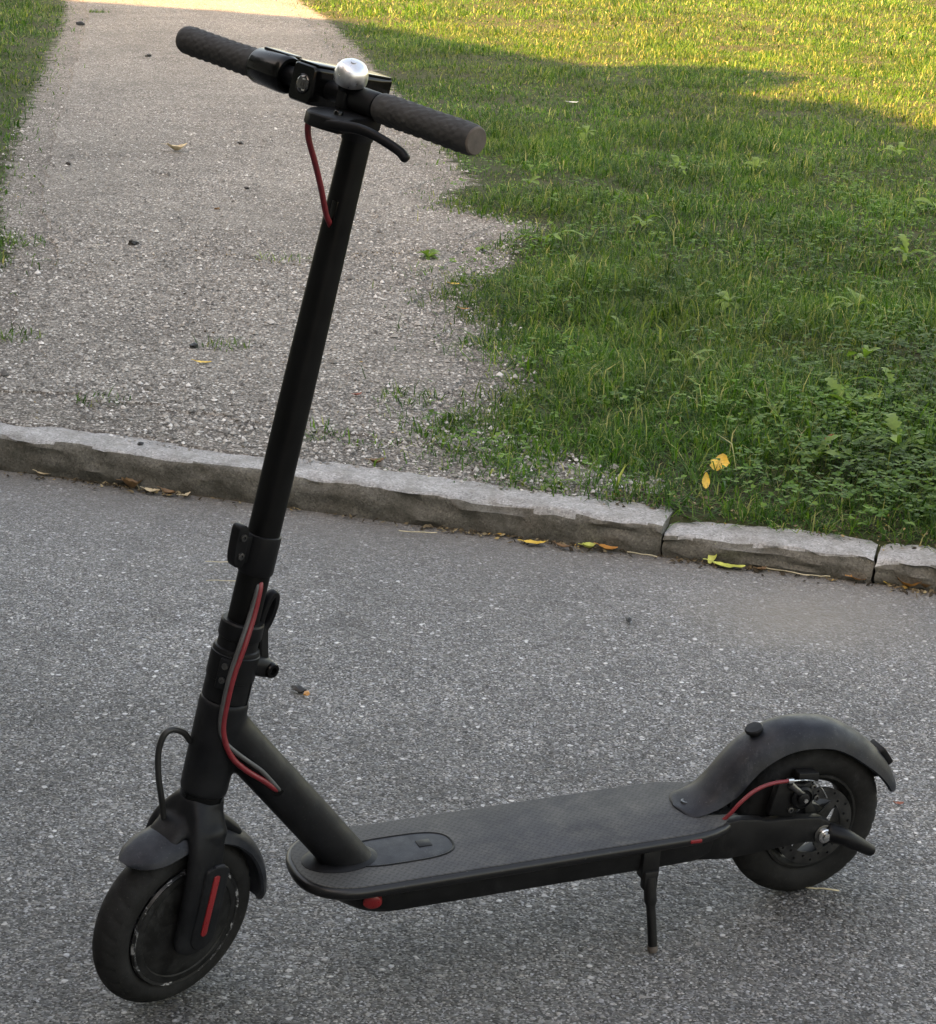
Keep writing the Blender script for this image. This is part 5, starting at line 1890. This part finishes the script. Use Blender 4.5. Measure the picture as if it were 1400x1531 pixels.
straw(0.470, 2.376, RZ, 0.062, -0.12, 'pale straw lying beside the rear tyre', seed=1)
straw(-0.096, 3.755, RZ, 0.075, -0.05, 'pale straw below the long kerb stone right of the stem', seed=2)
straw(-0.440, 3.446, RZ, 0.055, 0.03, 'pale straw on the asphalt left of the folding lever', seed=3, r_=0.0008)
straw(-0.455, 3.545, RZ, 0.055, 0.02, 'faint straw on the asphalt left of the stem collar', seed=4, r_=0.0008)
straw(0.60, 3.602, RZ, 0.090, -0.4, 'pale straw along the foot of the short kerb stone', seed=5)
straw(0.655, 3.585, RZ, 0.050, -0.1, 'short bent straw before the orange-brown leaf', seed=6)
straw(0.335, 3.672, RZ, 0.060, -0.35, 'straw at the first kerb joint', seed=7)


# crumbs of dead leaf, grit and straw swept along the foot of the kerb and across the path
def crumbs(P, Z, size, seed):
    r = np.random.default_rng(seed)
    n = len(P)
    a = r.uniform(0, 6.28, n)
    L = np.minimum(size * r.lognormal(0, 0.5, n), size * 1.9)
    W = L * r.uniform(0.2, 0.7, n)
    d = np.stack([np.cos(a), np.sin(a), r.normal(0, 0.35, n)], 1)
    e = np.stack([-np.sin(a), np.cos(a), r.normal(0, 0.35, n)], 1)
    c = np.column_stack([P, Z + L * 0.25])
    u = np.zeros((n, 3)); u[:, 2] = L * r.uniform(0.1, 0.45, n)
    V = np.stack([c - d * L[:, None], c + e * W[:, None] - u * 0.5, c + d * L[:, None], c - e * W[:, None] - u * 0.5, c + u], 1).reshape(-1, 3)
    k = np.arange(n)[:, None] * 5
    T = np.concatenate([k + np.array([[0, 1, 4]]), k + np.array([[1, 2, 4]]), k + np.array([[2, 3, 4]]), k + np.array([[3, 0, 4]])], 1).reshape(-1, 3)
    return V, T


def crumb_material():
    m = NT('dead_leaf_crumbs')
    rnd = m.n('ShaderNodeNewGeometry').outputs['Random Per Island']
    c = m.ramp(rnd, [(0.0, (0.020, 0.016, 0.011)), (0.45, (0.055, 0.042, 0.027)), (0.75, (0.14, 0.105, 0.062)), (0.93, (0.28, 0.23, 0.14)), (1.0, (0.36, 0.21, 0.05))])
    return m.bsdf(c, 0.85, 0, None, 0.2)


M['crumb'] = crumb_material()
n = 1800
uu = nrng.uniform(-1.6, 1.7, n)
uu = uu[nrng.random(n) < 0.25 + 0.75 * (vnoise(np.column_stack([uu, uu * 0]), 6, 61) > 0.45)]
nn_ = -np.abs(nrng.normal(0, 0.016, len(uu))) - 0.002
Pk = np.column_stack([K0.x + KU.x * uu + KN.x * nn_, K0.y + KU.y * uu + KN.y * nn_])
Va, Ta = crumbs(Pk, np.full(len(Pk), 0.001), 0.0042, 5)
line = np.array([(-1.374, 5.789), (-1.103, 5.887), (-0.843, 6.14), (-0.70, 6.05), (-0.544, 5.988), (-0.433, 6.111), (-0.235, 6.222), (0.054, 6.363)])
t = nrng.uniform(0, 6.999, 420)
i0 = t.astype(int)
Pp = line[i0] + (line[i0 + 1] - line[i0]) * (t - i0)[:, None] + nrng.normal(0, 0.022, (420, 2))
Pr = scatter(-1.6, 0.3, 3.95, 9.5, 60)
# thatch and dirt behind the right-hand stones
ub = 1.5 - 1.25 * np.sqrt(nrng.random(2200)) ** 1.6
nb = np.abs(nrng.normal(0.10, 0.05, 2200)) + 0.06
Pb = np.column_stack([K0.x + KU.x * ub + KN.x * nb, K0.y + KU.y * ub + KN.y * nb])
Pg = np.concatenate([Pp, Pr, Pb])
Vb, Tb = crumbs(Pg, gz(Pg) + 0.006, 0.0030, 6)
lit = link('leaf_crumbs', np_mesh('leaf_crumbs', np.concatenate([Va, Vb]), np.concatenate([Ta, Tb + len(Va)])), M['crumb'], smooth=0)
tag(lit, 'brown crumbs of dead leaves and dirt along the kerb foot and path', 'leaf litter', kind='stuff')
